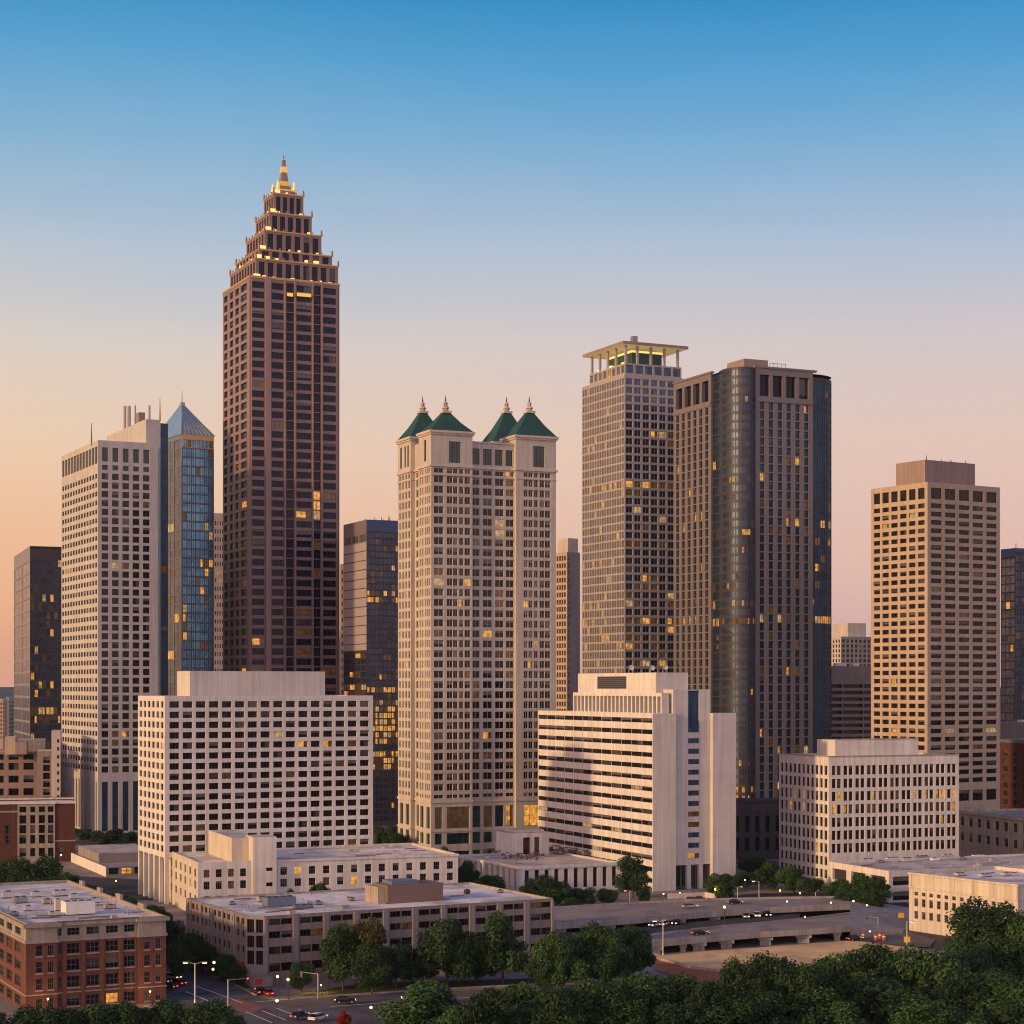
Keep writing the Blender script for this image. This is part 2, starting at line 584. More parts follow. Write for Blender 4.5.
style('curtain_bronze', glass='glass_bronze', mull=1, frame='frame_dark', fw=0.14, lit=0.015, blinds=0.02, dim=0.03)
style('mullioned', mull=1, trans=0, frame='pink_trim', fw=0.12, lit=0.03, blinds=0.2, dim=0.06)
style('gridded', glass='glass_black', mull=1, frame='grid_stone', fw=0.16, lit=0.02, blinds=0.03, dim=0.03)
style('slate_plain', glass='glass_slate', mull=1, frame='grid_stone', fw=0.10, lit=0.0, blinds=0.0, dim=0.0)
style('plain', mull=1, lit=0.012, dim=0.03, blinds=0.2)
style('shade_toned', glass='glass_shade_toned', frame='frame_dark', mull=1, lit=0.03, blinds=0.0, dim=0.05)
style('pair', mull=1, trans=1, frame='frame_light', blinds=0.25)
style('tower', glass='glass_dark', mull=1, frame='frame_dark', lit=0.012, blinds=0.2, dim=0.025)
style('brown', glass='glass_brown', mull=2, frame='frame_dark', lit=0.008, blinds=0.2, dim=0.04)
style('granite', glass='glass_navy', mull=2, frame='frame_dark', fw=0.12, lit=0.006, blinds=0.15, dim=0.015)
style('granite_dark', glass='glass_navy', mull=1, frame='frame_dark', fw=0.12, lit=0.012, blinds=0.05, dim=0.02)
style('curtain_blue', glass='glass_blue', mull=1, frame='frame_dark', fw=0.14, lit=0.02, blinds=0.0, dim=0.04)
style('curtain_black', glass='glass_black', mull=1, frame='frame_dark', fw=0.14, lit=0.02, blinds=0.02, dim=0.03)
style('curtain_teal', glass='glass_teal', mull=1, frame='frame_dark', fw=0.14, lit=0.015, blinds=0.02, dim=0.03)
style('curtain_slate', glass='glass_slate', mull=1, frame='grid_stone', fw=0.10, lit=0.015, blinds=0.08, dim=0.04)
style('strip', glass='glass_teal', mull=1, frame='frame_dark', fw=0.10, lit=0.012, blinds=0.04, dim=0.03)
style('ribbon', glass='glass_dark', mull=3, frame='frame_dark', fw=0.08, lit=0.006, blinds=0.4, dim=0.03)
style('green', glass='glass_green', mull=2, trans=2, frame='frame_green', fw=0.16, lit=0.0, blinds=0.0, dim=0.0)
style('shop', glass='glass_green', mull=3, trans=1, frame='frame_green', fw=0.14, lit=0.02, blinds=0.0, dim=0.03)
style('louver', glass='frame_dark', mull=0, trans=5, frame='metal_grey', fw=0.10, lit=0.0, blinds=0.0, dim=0.0)
style('sash', glass='glass_dark', mull=2, trans=1, frame='frame_grey', fw=0.07, lit=0.008, blinds=0.25, dim=0.03)
style('garage', glass='frame_dark', mull=1, frame='frame_dark', fw=0.05, lit=0.0, blinds=0.0, dim=0.04)
style('tall', glass='glass_brown', mull=1, trans=4, frame='frame_dark', fw=0.08, lit=0.0, blinds=0.1, dim=0.03)
WIN_CACHE = {}
wr = random.Random(11)


def window_geo(mb, w, h, st, var, T=None):
    """One window: its panes, frame and bars. T moves local points (x along the wall, y into it, z up)."""
    s = STYLES[st]
    T = T or (lambda p: p)
    hw, hh, f = w / 2, h / 2, s['fw']
    gl = s['glass']
    q = lambda x0, x1, z0, z1, mat, y=0.0: mb.face([T((x0, y, z0)), T((x1, y, z0)), T((x1, y, z1)), T((x0, y, z1))], mat)
    if var == 0:
        q(-hw, hw, -hh, hh, gl)
    elif var in (1, 2, 3):
        k = hh - h * (0.3, 0.55, 0.8)[var - 1]
        q(-hw, hw, -hh, k, gl)
        q(-hw, hw, k, hh, 'blind' if var != 3 else 'blind_dim')
    elif var == 4:
        q(-hw, 0, -hh, hh, gl)
        q(0, hw, -hh, hh, 'blind_dim')
    elif var == 5:
        q(-hw, hw, -hh, hh, 'lit_dim')
    elif var == 6:
        q(-hw, hw, -hh, hh, 'lit_amber')
    elif var == 7:
        q(-hw, hw, -hh, hh, 'lit_pale')
    elif var == 8:
        q(-hw, w * 0.12, -hh, hh, 'lit_amber')
        q(w * 0.12, hw, -hh, hh, 'lit_dim')
    y = -min(0.12, f)

    def bar(x0, x1, z0, z1):
        fm = s['frame']
        q(x0, x1, z0, z1, fm, y)
        a = [(x0, z0), (x1, z0), (x1, z1), (x0, z1)]
        for i in range(4):
            b0, b1 = a[i], a[(i + 1) % 4]
            mb.face([T((b0[0], y, b0[1])), T((b0[0], 0, b0[1])), T((b1[0], 0, b1[1])), T((b1[0], y, b1[1]))], fm)
    bar(-hw, hw, -hh, -hh + f)
    bar(-hw, hw, hh - f, hh)
    bar(-hw, -hw + f, -hh + f, hh - f)
    bar(hw - f, hw, -hh + f, hh - f)
    for i in range(s['mull']):
        x = -hw + w * (i + 1) / (s['mull'] + 1)
        bar(x - f / 2, x + f / 2, -hh + f, hh - f)
    for i in range(s['trans']):
        z = -hh + h * (i + 1) / (s['trans'] + 1)
        q(-hw + f, hw - f, z - f / 2, z + f / 2, s['frame'], y * 0.8)


def pick(st, boost=None):
    s = STYLES[st]
    r = wr.random()
    lit = s['lit'] if boost is None or s['lit'] == 0 else boost
    if r < lit:
        return 7 if wr.random() < s['pale'] else (6 if wr.random() < 0.6 else 8)
    r -= lit
    if r < s['dim'] + lit * 0.8:
        return 5
    r -= s['dim'] + lit * 0.8
    if r < s['blinds']:
        return wr.choice((1, 1, 2, 2, 3, 4))
    return 0


def even(n, a, b, frac, edge=0.0):
    """n equal window intervals over [a, b], each frac of the pitch wide."""
    a, b = a + edge, b - edge
    p = (b - a) / n
    return [(a + p * (i + 0.5 - frac / 2), a + p * (i + 0.5 + frac / 2)) for i in range(n)]


BUILDINGS = []


class Building:
    """A block with its near corner at pixel cpx and depth Z; local x runs along the right face, local y along the left one."""

    def __init__(self, name, label, cat, cpx, Z, th, lpx, rpx, group=None, D=None):
        self.c, self.s, self.Z = math.cos(R(th)), math.sin(R(th)), Z
        self.P = ((cpx - CX) * Z / F, Z)
        self.W, self.D = self.xat(rpx, 0), D or self.yat(lpx, 0)
        print('BLD', name, cpx, round(self.W), round(self.D))
        self.root = tag(empty(name, (self.P[0], Z, 0), R(th)), label, cat, group)
        self.parts, self.wins, self.boost, self.kids = {}, [], [], []
        self.th = R(th)
        BUILDINGS.append(self)

    def world(self, x, y):
        return (self.P[0] + x * self.c - y * self.s, self.P[1] + x * self.s + y * self.c)

    def xat(self, px, y):
        o, k = self.world(0, y), px - CX
        return (k * o[1] - F * o[0]) / (F * self.c - k * self.s)

    def yat(self, px, x):
        o, k = self.world(x, 0), px - CX
        return (k * o[1] - F * o[0]) / (-F * self.s - k * self.c)

    def z(self, ypx, x=0.0, y=0.0):
        return H + (HY - ypx) * self.world(x, y)[1] / F

    def sL(self, px):
        return self.D - self.yat(px, 0)

    def mb(self, part):
        if part not in self.parts:
            self.parts[part] = MB()
        return self.parts[part]

    def rowspx(self, y0, pitch, n, hpx):
        """n window rows, the top one centred at picture row y0, pitch and height in pixels, measured at the near corner."""
        return [(self.z(y0 + pitch * k + hpx / 2), self.z(y0 + pitch * k - hpx / 2)) for k in range(n)]

    def facade(self, p, q, z0, z1, cols, rows, mat, st='plain', depth=0.45, part='wall', skip=None, stf=None):
        mb = self.mb(part)
        p, q = Vector(p), Vector(q)
        L = (q - p).length
        u = (q - p) / L
        n = Vector((u.y, -u.x))
        cols = [c for c in cols if c[0] > 0.01 and c[1] < L - 0.01]
        rows = [r for r in rows if r[0] > z0 + 0.01 and r[1] < z1 - 0.01]
        rd = lambda v: round(v, 3)
        xs = sorted({rd(0), rd(L)} | {rd(v) for c in cols for v in c})
        zs = sorted({rd(z0), rd(z1)} | {rd(v) for r in rows for v in r})
        ci = {rd(c[0]): i for i, c in enumerate(cols)}
        ri = {rd(r[0]): i for i, r in enumerate(rows)}
        P3 = lambda s, z, d=0.0: (p.x + u.x * s - n.x * d, p.y + u.y * s - n.y * d, z)
        for a, b in zip(xs, xs[1:]):
            for c, d in zip(zs, zs[1:]):
                i, j = ci.get(a), ri.get(c)
                if i is not None and j is not None and not (skip and skip(i, j)):
                    for g, h_ in (((a, c), (b, c)), ((b, c), (b, d)), ((b, d), (a, d)), ((a, d), (a, c))):
                        mb.face([P3(*g), P3(*h_), P3(*h_, depth), P3(*g, depth)], mat)
                    s2 = stf(i, j) if stf else st
                    self.wins.append((P3((a + b) / 2, (c + d) / 2, depth), math.atan2(u.y, u.x), b - a, d - c, s2, n.copy()))
                else:
                    mb.face([P3(a, c), P3(b, c), P3(b, d), P3(a, d)], mat)

    def wall_seg(self, p, q, z0, z1, mat, part='wall'):
        self.facade(p, q, z0, z1, [], [], mat, part=part)

    def back(self, z0, z1, mat, x0=0, y0=0, x1=None, y1=None, part='wall'):
        x1, y1 = x1 or self.W, y1 or self.D
        self.wall_seg((x1, y0), (x1, y1), z0, z1, mat, part)
        self.wall_seg((x1, y1), (x0, y1), z0, z1, mat, part)

    def flat_roof(self, poly, z, roofmat='roof_gravel', parmat=None, par=0.9, t=0.45, part='roof'):
        """A roof sheet below the wall head, inside a parapet of thickness t."""
        n = len(poly)
        ins = []
        for i in range(n):
            a, b, c = Vector(poly[i - 1]), Vector(poly[i]), Vector(poly[(i + 1) % n])
            d1, d2 = (b - a).normalized(), (c - b).normalized()
            n1, n2 = Vector((-d1.y, d1.x)), Vector((-d2.y, d2.x))
            m = (n1 + n2)
            m = m / max(0.3, m.dot(n1)) if m.length > 1e-6 else n1
            ins.append((b.x + m.x * t, b.y + m.y * t))
        if parmat:
            pm = self.mb('parapet')
            for i in range(n):
                j = (i + 1) % n
                pm.face([(*poly[i], z), (*poly[j], z), (*ins[j], z), (*ins[i], z)], parmat)
                pm.face([(*ins[i], z), (*ins[j], z), (*ins[j], z - par), (*ins[i], z - par)], parmat)
            self.mb(part).face([(*p, z - par) for p in ins], roofmat)
        else:
            self.mb(part).face([(*p, z) for p in poly], roofmat)

    def band(self, poly, z0, z1, out, mat, part='cornice'):
        """A moulding that runs round the outline, out metres proud of the wall."""
        mb = self.mb(part)
        n = len(poly)
        o = []
        for i in range(n):
            a, b, c = Vector(poly[i - 1]), Vector(poly[i]), Vector(poly[(i + 1) % n])
            d1, d2 = (b - a).normalized(), (c - b).normalized()
            n1, n2 = Vector((d1.y, -d1.x)), Vector((d2.y, -d2.x))
            m = n1 + n2
            m = m / max(0.3, m.dot(n1)) if m.length > 1e-6 else n1
            o.append((b.x + m.x * out, b.y + m.y * out))
        i_ = [(p[0], p[1]) for p in poly]
        for k in range(n):
            j = (k + 1) % n
            mb.face([(*o[k], z0), (*o[j], z0), (*o[j], z1), (*o[k], z1)], mat)
            mb.face([(*o[k], z1), (*o[j], z1), (*i_[j], z1), (*i_[k], z1)], mat)
            mb.face([(*i_[k], z0), (*i_[j], z0), (*o[j], z0), (*o[k], z0)], mat)

    def rect(self, x0=0.0, x1=None, y0=0.0, y1=None):
        x1 = self.W if x1 is None else x1
        y1 = self.D if y1 is None else y1
        return [(x0, y0), (x1, y0), (x1, y1), (x0, y1)]

    def px_box(self, y0, cpx, lpx, rpx):
        """Local rectangle whose near corner, left end and right end fall on the given pixels, its right face y0 behind the main one."""
        x0 = self.xat(cpx, y0)
        return x0, self.xat(rpx, y0), y0, self.yat(lpx, x0)

    def penthouse(self, y0, cpx, lpx, rpx, ytop, zbase, mat, name='penthouse', roof='roof_gravel'):
        x0, x1, a, b = self.px_box(y0, cpx, lpx, rpx)
        zt = self.z(ytop, x0, a)
        self.mb(name).box(x0, x1, a, b, zbase, zt, mat, roof)
        return x0, x1, a, b, zt

    def clutter(self, n, x0, x1, y0, y1, z, seed=1):
        """Small vents, pipes and hatches that belong to the roof."""
        r = random.Random(seed)
        for i in range(n):
            x, y = r.uniform(x0, x1), r.uniform(y0, y1)
            m = MB()
            k = r.random()
            if k < 0.45:
                m.cyl(x, y, z - 0.05, z + r.uniform(0.5, 1.2), 0.18, 0.15, 'metal_grey', 6)
            elif k < 0.75:
                w, d = r.uniform(0.4, 1.1), r.uniform(0.4, 0.9)
                m.box(x - w, x + w, y - d, y + d, z - 0.05, z + r.uniform(0.3, 0.9), r.choice(['metal_grey', 'metal_light', 'weathered_stone']))
            else:
                L = r.uniform(2, 7)
                m.tube((x, y, z + 0.2), (x + L, y, z + 0.2), 0.16, 0.16, r.choice(['metal_grey', 'metal_rust']), 6)
            m.build('roof_vent', self.root)

    def finish(self):
        for k, m in self.parts.items():
            nm = k.split('|')[0]
            if m.f:
                m.build(nm, self.root)


def finish_windows():
    """Make every window: the hundred that show largest as parts of their own, the others of that building as one part of kind stuff."""
    bpy.context.view_layer.update()
    dg = bpy.context.evaluated_depsgraph_get()
    eye = Vector((0, 0, H))
    for b in BUILDINGS:
        mw = b.root.matrix_world
        rated = []
        for w in b.wins:
            lp, ang, ww, hh, st, n = w
            n3 = Vector((n.x, n.y, 0))
            wp = mw @ (Vector(lp) + n3 * 0.9)
            d = wp - eye
            px, py = CX + F * d.x / d.y, HY - F * d.z / d.y
            score = 0.0
            if -5 < px < 1029 and -5 < py < 1029:
                nw = (mw.to_3x3() @ n3).normalized()
                face = -nw.dot(d.normalized())
                if face > 0.02:
                    hit = SC.ray_cast(dg, eye, d.normalized(), distance=d.length - 0.05)[0]
                    if not hit:
                        score = ww * hh * face * (F / d.y) ** 2
            rated.append((score, w, py))
        order = sorted(range(len(rated)), key=lambda i: -rated[i][0])
        own = {i for i in order[:100] if rated[i][0] > 0 or len(rated) <= 100}
        rest = MB()
        for i, (score, w, py) in enumerate(rated):
            lp, ang, ww, hh, st, n = w
            boost = None
            for y0, y1, pr in b.boost:
                if y0 <= py <= y1:
                    boost = pr
            var = pick(st, boost)
            if i in own:
                key = (round(ww, 2), round(hh, 2), st, var)
                me = WIN_CACHE.get(key)
                if me is None:
                    mb = MB()
                    window_geo(mb, ww, hh, st, var)
                    me = WIN_CACHE[key] = mb.mesh('window')
                o = bpy.data.objects.new('window', me)
                C.objects.link(o)
                o.parent = b.root
                o.location = lp
                o.rotation_euler[2] = ang
            else:
                ca, sa = math.cos(ang), math.sin(ang)
                window_geo(rest, ww, hh, st, var, lambda p, lp=lp, ca=ca, sa=sa: (lp[0] + p[0] * ca - p[1] * sa, lp[1] + p[0] * sa + p[1] * ca, lp[2] + p[2]))
        if rest.f:
            tag(rest.build('window', b.root), kind='stuff')

# ------------------------------------------------------------------ ground
def sheet(name, pts, z, mat, kind='structure', thick=0.0):
    m = MB()
    if thick:
        m.prism([(p[0], p[1]) for p in pts], z - thick, z, mat)
    else:
        m.face([(p[0], p[1], z) for p in pts], mat)
    return tag(m.build(name), kind=kind)


def poly(pxs, z=0.0):
    return [pt(x, y, z) for x, y in pxs]


g = MB()
g.face([(-9000, -3000, 0), (9000, -3000, 0), (9000, 16000, 0), (-9000, 16000, 0)], 'city_ground')
tag(g.build('ground'), kind='structure')

# ------------------------------------------------------------------ the buildings
def std(b):
    """The two faces the photograph shows: left (x = 0) and right (y = 0), as from-to points."""
    return ((0, b.D), (0, 0)), ((0, 0), (b.W, 0))


# --- white slab office block on columns
b = Building('office_block', 'wide white office block of square punched windows, raised on columns', 'office building', 165, 612, 26, 138, 373)
zt, zb = b.z(696), b.z(858)
Lf, Rf = std(b)
rows = b.rowspx(704.6, 10.34, 15, 6.4)
b.facade(*Lf, zb, zt, even(6, 0, b.D, 0.58, 0.9), rows, 'white_concrete', 'plain', 0.45)
b.facade(*Rf, zb, zt, even(16, 0, b.W, 0.73, 0.9), rows, 'white_concrete', 'brown', 0.6)
b.back(zb, zt, 'white_concrete')
b.mb('wall').face([(x, y, zb) for x, y in b.rect()], 'white_concrete')
b.flat_roof(b.rect(), zt, 'roof_gravel', 'white_concrete')
x0, x1, a, c, z1 = b.penthouse(5.0, 190, 177, 325, 671, zt - 0.9, 'pale_concrete')
core = b.rect(3.0, b.W - 3, 3.0, b.D - 3)
b.facade((3, b.D - 3), (3, 3), 0, zb - 0.02, even(5, 0, b.D - 6, 0.75), [(0.6, zb - 2)], 'lilac_concrete', 'shop', 0.2, part='lobby')
b.facade((3, 3), (b.W - 3, 3), 0, zb - 0.02, even(14, 0, b.W - 6, 0.75), [(0.6, zb - 2)], 'lilac_concrete', 'shop', 0.2, part='lobby')
for i in range(6):
    y = 0.7 + (b.D - 1.4) * i / 5
    m = MB(); m.box(0.05, 1.3, y - 0.65, y + 0.65, 0, zb - 0.01, 'white_concrete'); m.build('column', b.root)
for i in range(1, 13):
    x = 0.7 + (b.W - 1.4) * i / 12
    m = MB(); m.box(x - 0.65, x + 0.65, 0.05, 1.3, 0, zb - 0.01, 'white_concrete'); m.build('column', b.root)
b.boost = [(728, 760, 0.06), (845, 856, 0.12)]
b.finish()
white_block = b

# --- tall pale tower with square windows, left
b = Building('office_tower', 'tall pale concrete tower with square windows and a ribbed base', 'skyscraper', 98, 905, 27, 61.5, 158)
Lf, Rf = std(b)
zt = b.z(440)
rows = b.rowspx(476, 8.9, 34, 6.2)
z_base = b.z(776)
b.facade(*Rf, z_base, b.z(470.5), even(5, 0, b.W * 0.92, 0.66, 0.9), rows, 'tower_concrete', 'tower', 0.5)
b.facade(*Lf, z_base, b.z(470.5), even(13, 0, b.D, 0.66, 0.7), b.rowspx(475.6, 8.9, 34, 4.8), 'tower_concrete', 'tower', 0.3)
topr = [(b.z(469.5), b.z(464.5)), (b.z(461), b.z(447))]
b.facade(*Rf, b.z(470.5), zt, even(5, 0, b.W * 0.92, 0.58, 0.9), topr, 'tower_concrete', 'green', 0.9)
b.facade(*Lf, b.z(470.5), zt, even(12, 0, b.D, 0.78, 0.7), [(b.z(463), b.z(446))], 'tower_concrete', 'louver', 0.5)
b.facade(*Rf, 0, z_base, even(5, 0, b.W * 0.92, 0.60, 0.9), [(1.0, b.z(782))], 'tower_concrete', 'strip', 1.2)
b.facade(*Lf, 0, z_base, even(13, 0, b.D, 0.42, 0.5), [(1.0, b.z(782))], 'tower_concrete', 'louver', 0.8)
b.back(0, zt, 'tower_concrete')
b.flat_roof(b.rect(), zt, 'roof_gravel', 'tower_concrete', 1.2, 0.7)
# the higher service core that rises behind it
x0, x1, a, c = b.px_box(9.0, 146, 107, 160.5)
zc = b.z(419, x0, a)
b.mb('service_core').box(x0, x1, a, c, 0, zc, 'tower_concrete', 'roof_gravel')
b.facade((x1, a + 0.6), (b.xat(168, a + 0.6), a + 0.6), 0, zc - 1.5, even(1, 0, b.xat(168, a + 0.6) - x1, 0.86), b.rowspx(424, 8.9, 32, 8.0), 'frame_dark', 'strip', 0.2, part='glazed_slot')
for px, top, w in ((124.5, 406, 1.6), (128.5, 406, 2.4), (135, 405.5, 1.1), (146.5, 405.5, 1.3)):
    xx = x0 + 2.5
    yy = min(b.yat(px, xx), c - 2) if px < 145 else a + 3.0
    m = MB(); m.cyl(xx, yy, zc - 0.1, b.z(top, xx, yy), w * 0.5, w * 0.5, 'tower_concrete', 10); m.build('vent_stack', b.root)
m = MB()
xx, yy = x0 + 3.0, b.yat(140.5, x0 + 3.0)
m.box(xx - 1.6, xx + 1.6, yy - 2.5, yy + 2.5, zc - 0.1, b.z(413, xx, yy), 'brown_concrete')
m.build('plant_room', b.root)
for px, top, yy in ((91.5, 423, 12.0), (160, 398, a + 2)):
    xx = b.xat(px, yy)
    m = MB(); m.cyl(xx, yy, zt - 1.3 if yy == 12.0 else zc - 0.2, b.z(top, xx, yy), 0.35, 0.12, 'metal_dark', 6); m.build('antenna', b.root)
b.boost = [(560, 572, 0.22), (700, 706, 0.3)]
b.finish()

# --- blue glass tower with a pyramid top
b = Building('glass_tower', 'blue glass tower with a pointed glass pyramid roof', 'skyscraper', 182, 1010, 32, 151, 214)
Lf, Rf = std(b)
z_e = b.z(434)
pitch = 9.2
rw_ = b.rowspx(452, pitch, 40, 8.0)
b.facade(*Rf, 0, b.z(447), even(7, 0, b.W, 0.94, 0.5), rw_, 'frame_grey', 'curtain_blue', 0.25)
b.facade(*Lf, 0, b.z(436), even(4, 0, b.D, 0.93, 0.5), b.rowspx(443, pitch, 41, 8.4), 'metal_blue', 'shade_toned', 0.2)
b.facade(*Rf, b.z(447), z_e, even(7, 0, b.W, 0.9, 0.5), [(b.z(446.5), b.z(439))], 'gold_trim_glow', 'curtain_blue', 0.4, part='lantern_floor')
b.facade(*Lf, b.z(436), z_e, [], [], 'frame_grey')
b.back(0, z_e, 'glass_blue')
cxy = (b.W / 2, b.D / 2)
pm = b.mb('pyramid_roof')
apex = b.z(404, *cxy)
base = b.rect(-0.4, b.W + 0.4, -0.4, b.D + 0.4)
pm.frustum(base, z_e, [(cxy[0] + dx, cxy[1] + dy) for dx, dy in ((-.5, -.5), (.5, -.5), (.5, .5), (-.5, .5))], apex, 'glass_pyramid')
rb = b.mb('roof_bars')
for i in range(9):
    t = i / 8
    for e0, e1 in ((0, 1), (3, 0), (1, 2)):
        p0 = Vector((*base[e0], z_e)).lerp(Vector((*base[e1], z_e)), t)
        rb.tube(p0, (cxy[0], cxy[1], apex), 0.24, 0.14, 'metal_light', 4)
for i in range(1, 7):
    t = i / 7
    for e0, e1 in ((0, 1), (3, 0)):
        a0 = Vector((*base[e0], z_e)).lerp(Vector((*cxy, apex)), t)
        a1 = Vector((*base[e1], z_e)).lerp(Vector((*cxy, apex)), t)
        rb.tube(a0, a1, 0.12, 0.12, 'metal_light', 4)
fm = b.mb('finial')
fm.box(cxy[0] - 1.2, cxy[0] + 1.2, cxy[1] - 1.2, cxy[1] + 1.2, apex - 1.0, apex + 0.8, 'metal_light')
fm.cyl(cxy[0], cxy[1], apex + 0.8, b.z(389, *cxy), 0.25, 0.06, 'metal_dark', 6)
b.boost = [(455, 520, 0.0), (520, 620, 0.07), (620, 700, 0.04)]
b.finish()

# --- slim pale tower glimpsed beside the brown skyscraper
b = Building('slim_tower', 'narrow pale tower with small windows, half hidden left of the tallest brown skyscraper', 'tower', 213.5, 1150, 23, 209, 232)
Lf, Rf = std(b)
zt = b.z(513)
b.facade(*Rf, 0, zt, even(7, 0, b.W, 0.5, 0.5), b.rowspx(523, 8.2, 26, 4.2), 'pink_trim', 'plain', 0.4)
b.facade(*Lf, 0, zt, even(3, 0, b.D, 0.5, 0.5), b.rowspx(523, 8.2, 26, 4.2), 'pink_trim', 'plain', 0.4)
b.back(0, zt, 'pink_trim')
b.flat_roof(b.rect(), zt)
b.boost = [(565, 585, 0.7)]
b.finish()

# --- dark glass tower at the far left
b = Building('glass_tower', 'dark navy glass tower standing alone by the hazy hill', 'skyscraper', 30, 1150, 20, 14, 66)
Lf, Rf = std(b)
zt = b.z(546)
rr = b.rowspx(563, 8.7, 28, 7.4)
b.facade(*Rf, 0, b.z(549), even(9, 0, b.W, 0.92, 0.3), rr, 'frame_dark', 'curtain_black', 0.2)
b.facade(*Lf, 0, b.z(549), even(2, 0, b.D, 0.96, 0.3), b.rowspx(566, 12.5, 19, 10.6), 'metal_grey', 'slate_plain', 0.3)
b.facade(*Rf, b.z(549), zt, [], [], 'car_dark')
b.facade(*Lf, b.z(549), zt, [], [], 'metal_grey')
b.back(0, zt, 'car_dark')
b.flat_roof(b.rect(), zt, 'roof_grey')
b.boost = [(564, 572, 0.08), (572, 700, 0.10), (706, 722, 0.5), (722, 760, 0.02)]
b.finish()

# --- the tallest: brown granite skyscraper with a stepped crown
b = Building('stepped_skyscraper', 'tallest skyscraper, brown granite with stepped crown and gold lit spire', 'skyscraper', 250, 1000, 25.3, 221.5, 340)
S_ = b.W
b.D = b.W
zt = b.z(277)
pitch_px = 9.93
rows = b.rowspx(284, pitch_px, 46, 6.6)
n1 = 0.9
W, D = b.W, b.D
foot = [(n1, 0), (W - n1 * 1.2, 0), (W - n1 * 1.2, n1), (W, n1), (W, D - n1), (W - n1, D - n1), (W - n1, D), (n1, D), (n1, D - n1), (0, D - n1), (0, n1), (n1, n1)]
tall = b.rowspx(284, pitch_px, 46, 9.0)
striprows = tall
# main right face, bay by bay, so that the glass strips run on past the floor bands
segs = [(252.2, 264.4, rows, 'granite'), (271.6, 283.6, rows, 'granite'), (286.2, 293.8, tall, 'granite_dark'), (296.4, 311.6, rows, 'granite'), (313.6, 320.6, tall, 'granite_dark'), (323.2, 336.0, rows, 'granite')]
cuts = [n1] + [b.xat((segs[i][1] + segs[i + 1][0]) / 2, 0) for i in range(5)] + [W - n1 * 1.2]
for i, (p0, p1, rr, st) in enumerate(segs):
    x0, x1 = cuts[i], cuts[i + 1]
    b.facade((x0, 0), (x1, 0), 0, zt, [(b.xat(p0, 0) - x0, b.xat(p1, 0) - x0)], rr, 'red_granite', st, 0.5 if st == 'granite' else 0.9)
# piers that stand proud of the face
pm = b.mb('pier')
for p0, p1, out in ((265.4, 267.2, 0.9), (269.0, 270.8, 0.9), (284.4, 285.4, 0.7), (294.6, 295.6, 0.8), (312.2, 313.0, 0.8), (321.3, 322.3, 0.8)):
    pass
for k, (p0, p1, out) in enumerate(((265.4, 270.6, 0.8), (284.2, 285.6, 0.7), (294.3, 295.8, 0.8), (312.0, 313.2, 0.8), (321.1, 322.4, 0.8))):
    m = MB(); m.box(b.xat(p0, 0), b.xat(p1, 0), -out, 0.0, 0, zt + 0.6, 'red_granite_trim'); m.build('pier', b.root)
b.parts.pop('pier')
# left face
Lc = D - 2 * n1
b.facade((0, D - n1), (0, n1), 0, zt, [(Lc * a, Lc * c) for a, c in ((0.05, 0.18), (0.27, 0.40), (0.48, 0.61), (0.68, 0.90))], rows, 'red_granite', 'granite', 0.8)
b.wall_seg((0, n1), (n1, n1), 0, zt, 'red_granite_trim')
b.wall_seg((n1, n1), (n1, 0), 0, zt, 'red_granite_trim')
for i in range(1, 9):
    b.wall_seg(foot[i], foot[i + 1], 0, zt, 'red_granite')
b.mb('roof').face([(*p, zt) for p in foot], 'roof_grey')
b.band(foot, zt, zt + 1.1, 0.25, 'gold_trim_glow', 'shaft_cornice')
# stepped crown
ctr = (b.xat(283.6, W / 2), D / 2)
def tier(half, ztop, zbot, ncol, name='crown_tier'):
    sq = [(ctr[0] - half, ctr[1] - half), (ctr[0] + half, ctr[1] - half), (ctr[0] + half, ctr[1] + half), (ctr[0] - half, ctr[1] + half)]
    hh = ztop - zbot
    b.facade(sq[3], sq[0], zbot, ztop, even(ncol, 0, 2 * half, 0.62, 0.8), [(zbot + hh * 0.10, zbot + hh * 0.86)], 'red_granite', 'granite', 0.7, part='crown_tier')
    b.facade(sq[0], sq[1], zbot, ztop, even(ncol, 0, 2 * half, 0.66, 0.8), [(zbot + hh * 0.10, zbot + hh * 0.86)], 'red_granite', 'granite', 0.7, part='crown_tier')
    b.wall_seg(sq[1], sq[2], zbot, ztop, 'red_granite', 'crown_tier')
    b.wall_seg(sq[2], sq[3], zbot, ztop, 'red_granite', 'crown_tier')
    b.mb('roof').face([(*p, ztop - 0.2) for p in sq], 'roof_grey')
    b.band(sq, ztop - 0.35, ztop + 0.35, 0.3, 'gold_trim_glow', 'gilt_cornice')
    rm = b.mb('gilt_cornice')
    for p in sq:
        m = MB(); m.cyl(p[0], p[1], ztop, ztop + 3.0, 0.7, 0.5, 'red_granite_trim', 6); m.build('corner_finial', b.root)
    for e in (0, 3):
        p0, p1 = Vector(sq[e]), Vector(sq[(e + 1) % 4])
        u = (p1 - p0).normalized()
        nn = Vector((u.y, -u.x))
        k = ncol
        for i in range(k + 1):
            q = p0.lerp(p1, i / k)
            rm.box(q.x - 0.3, q.x + 0.3, q.y - 0.3, q.y + 0.3, ztop + 0.35, ztop + 1.5, 'red_granite_trim')
    return sq
px2h = lambda lpx, rpx: (rpx - lpx) * b.world(*ctr)[1] / F / (2 * (b.c + b.s)) * 1.035
tiers = [(228.0, 337, 271.0, 277, 9), (234.0, 331, 260.5, 271, 7), (244.5, 320.3, 239.5, 260.5, 6), (254.5, 311, 219.5, 239.5, 5), (262.5, 302.3, 198.3, 219.5, 4)]
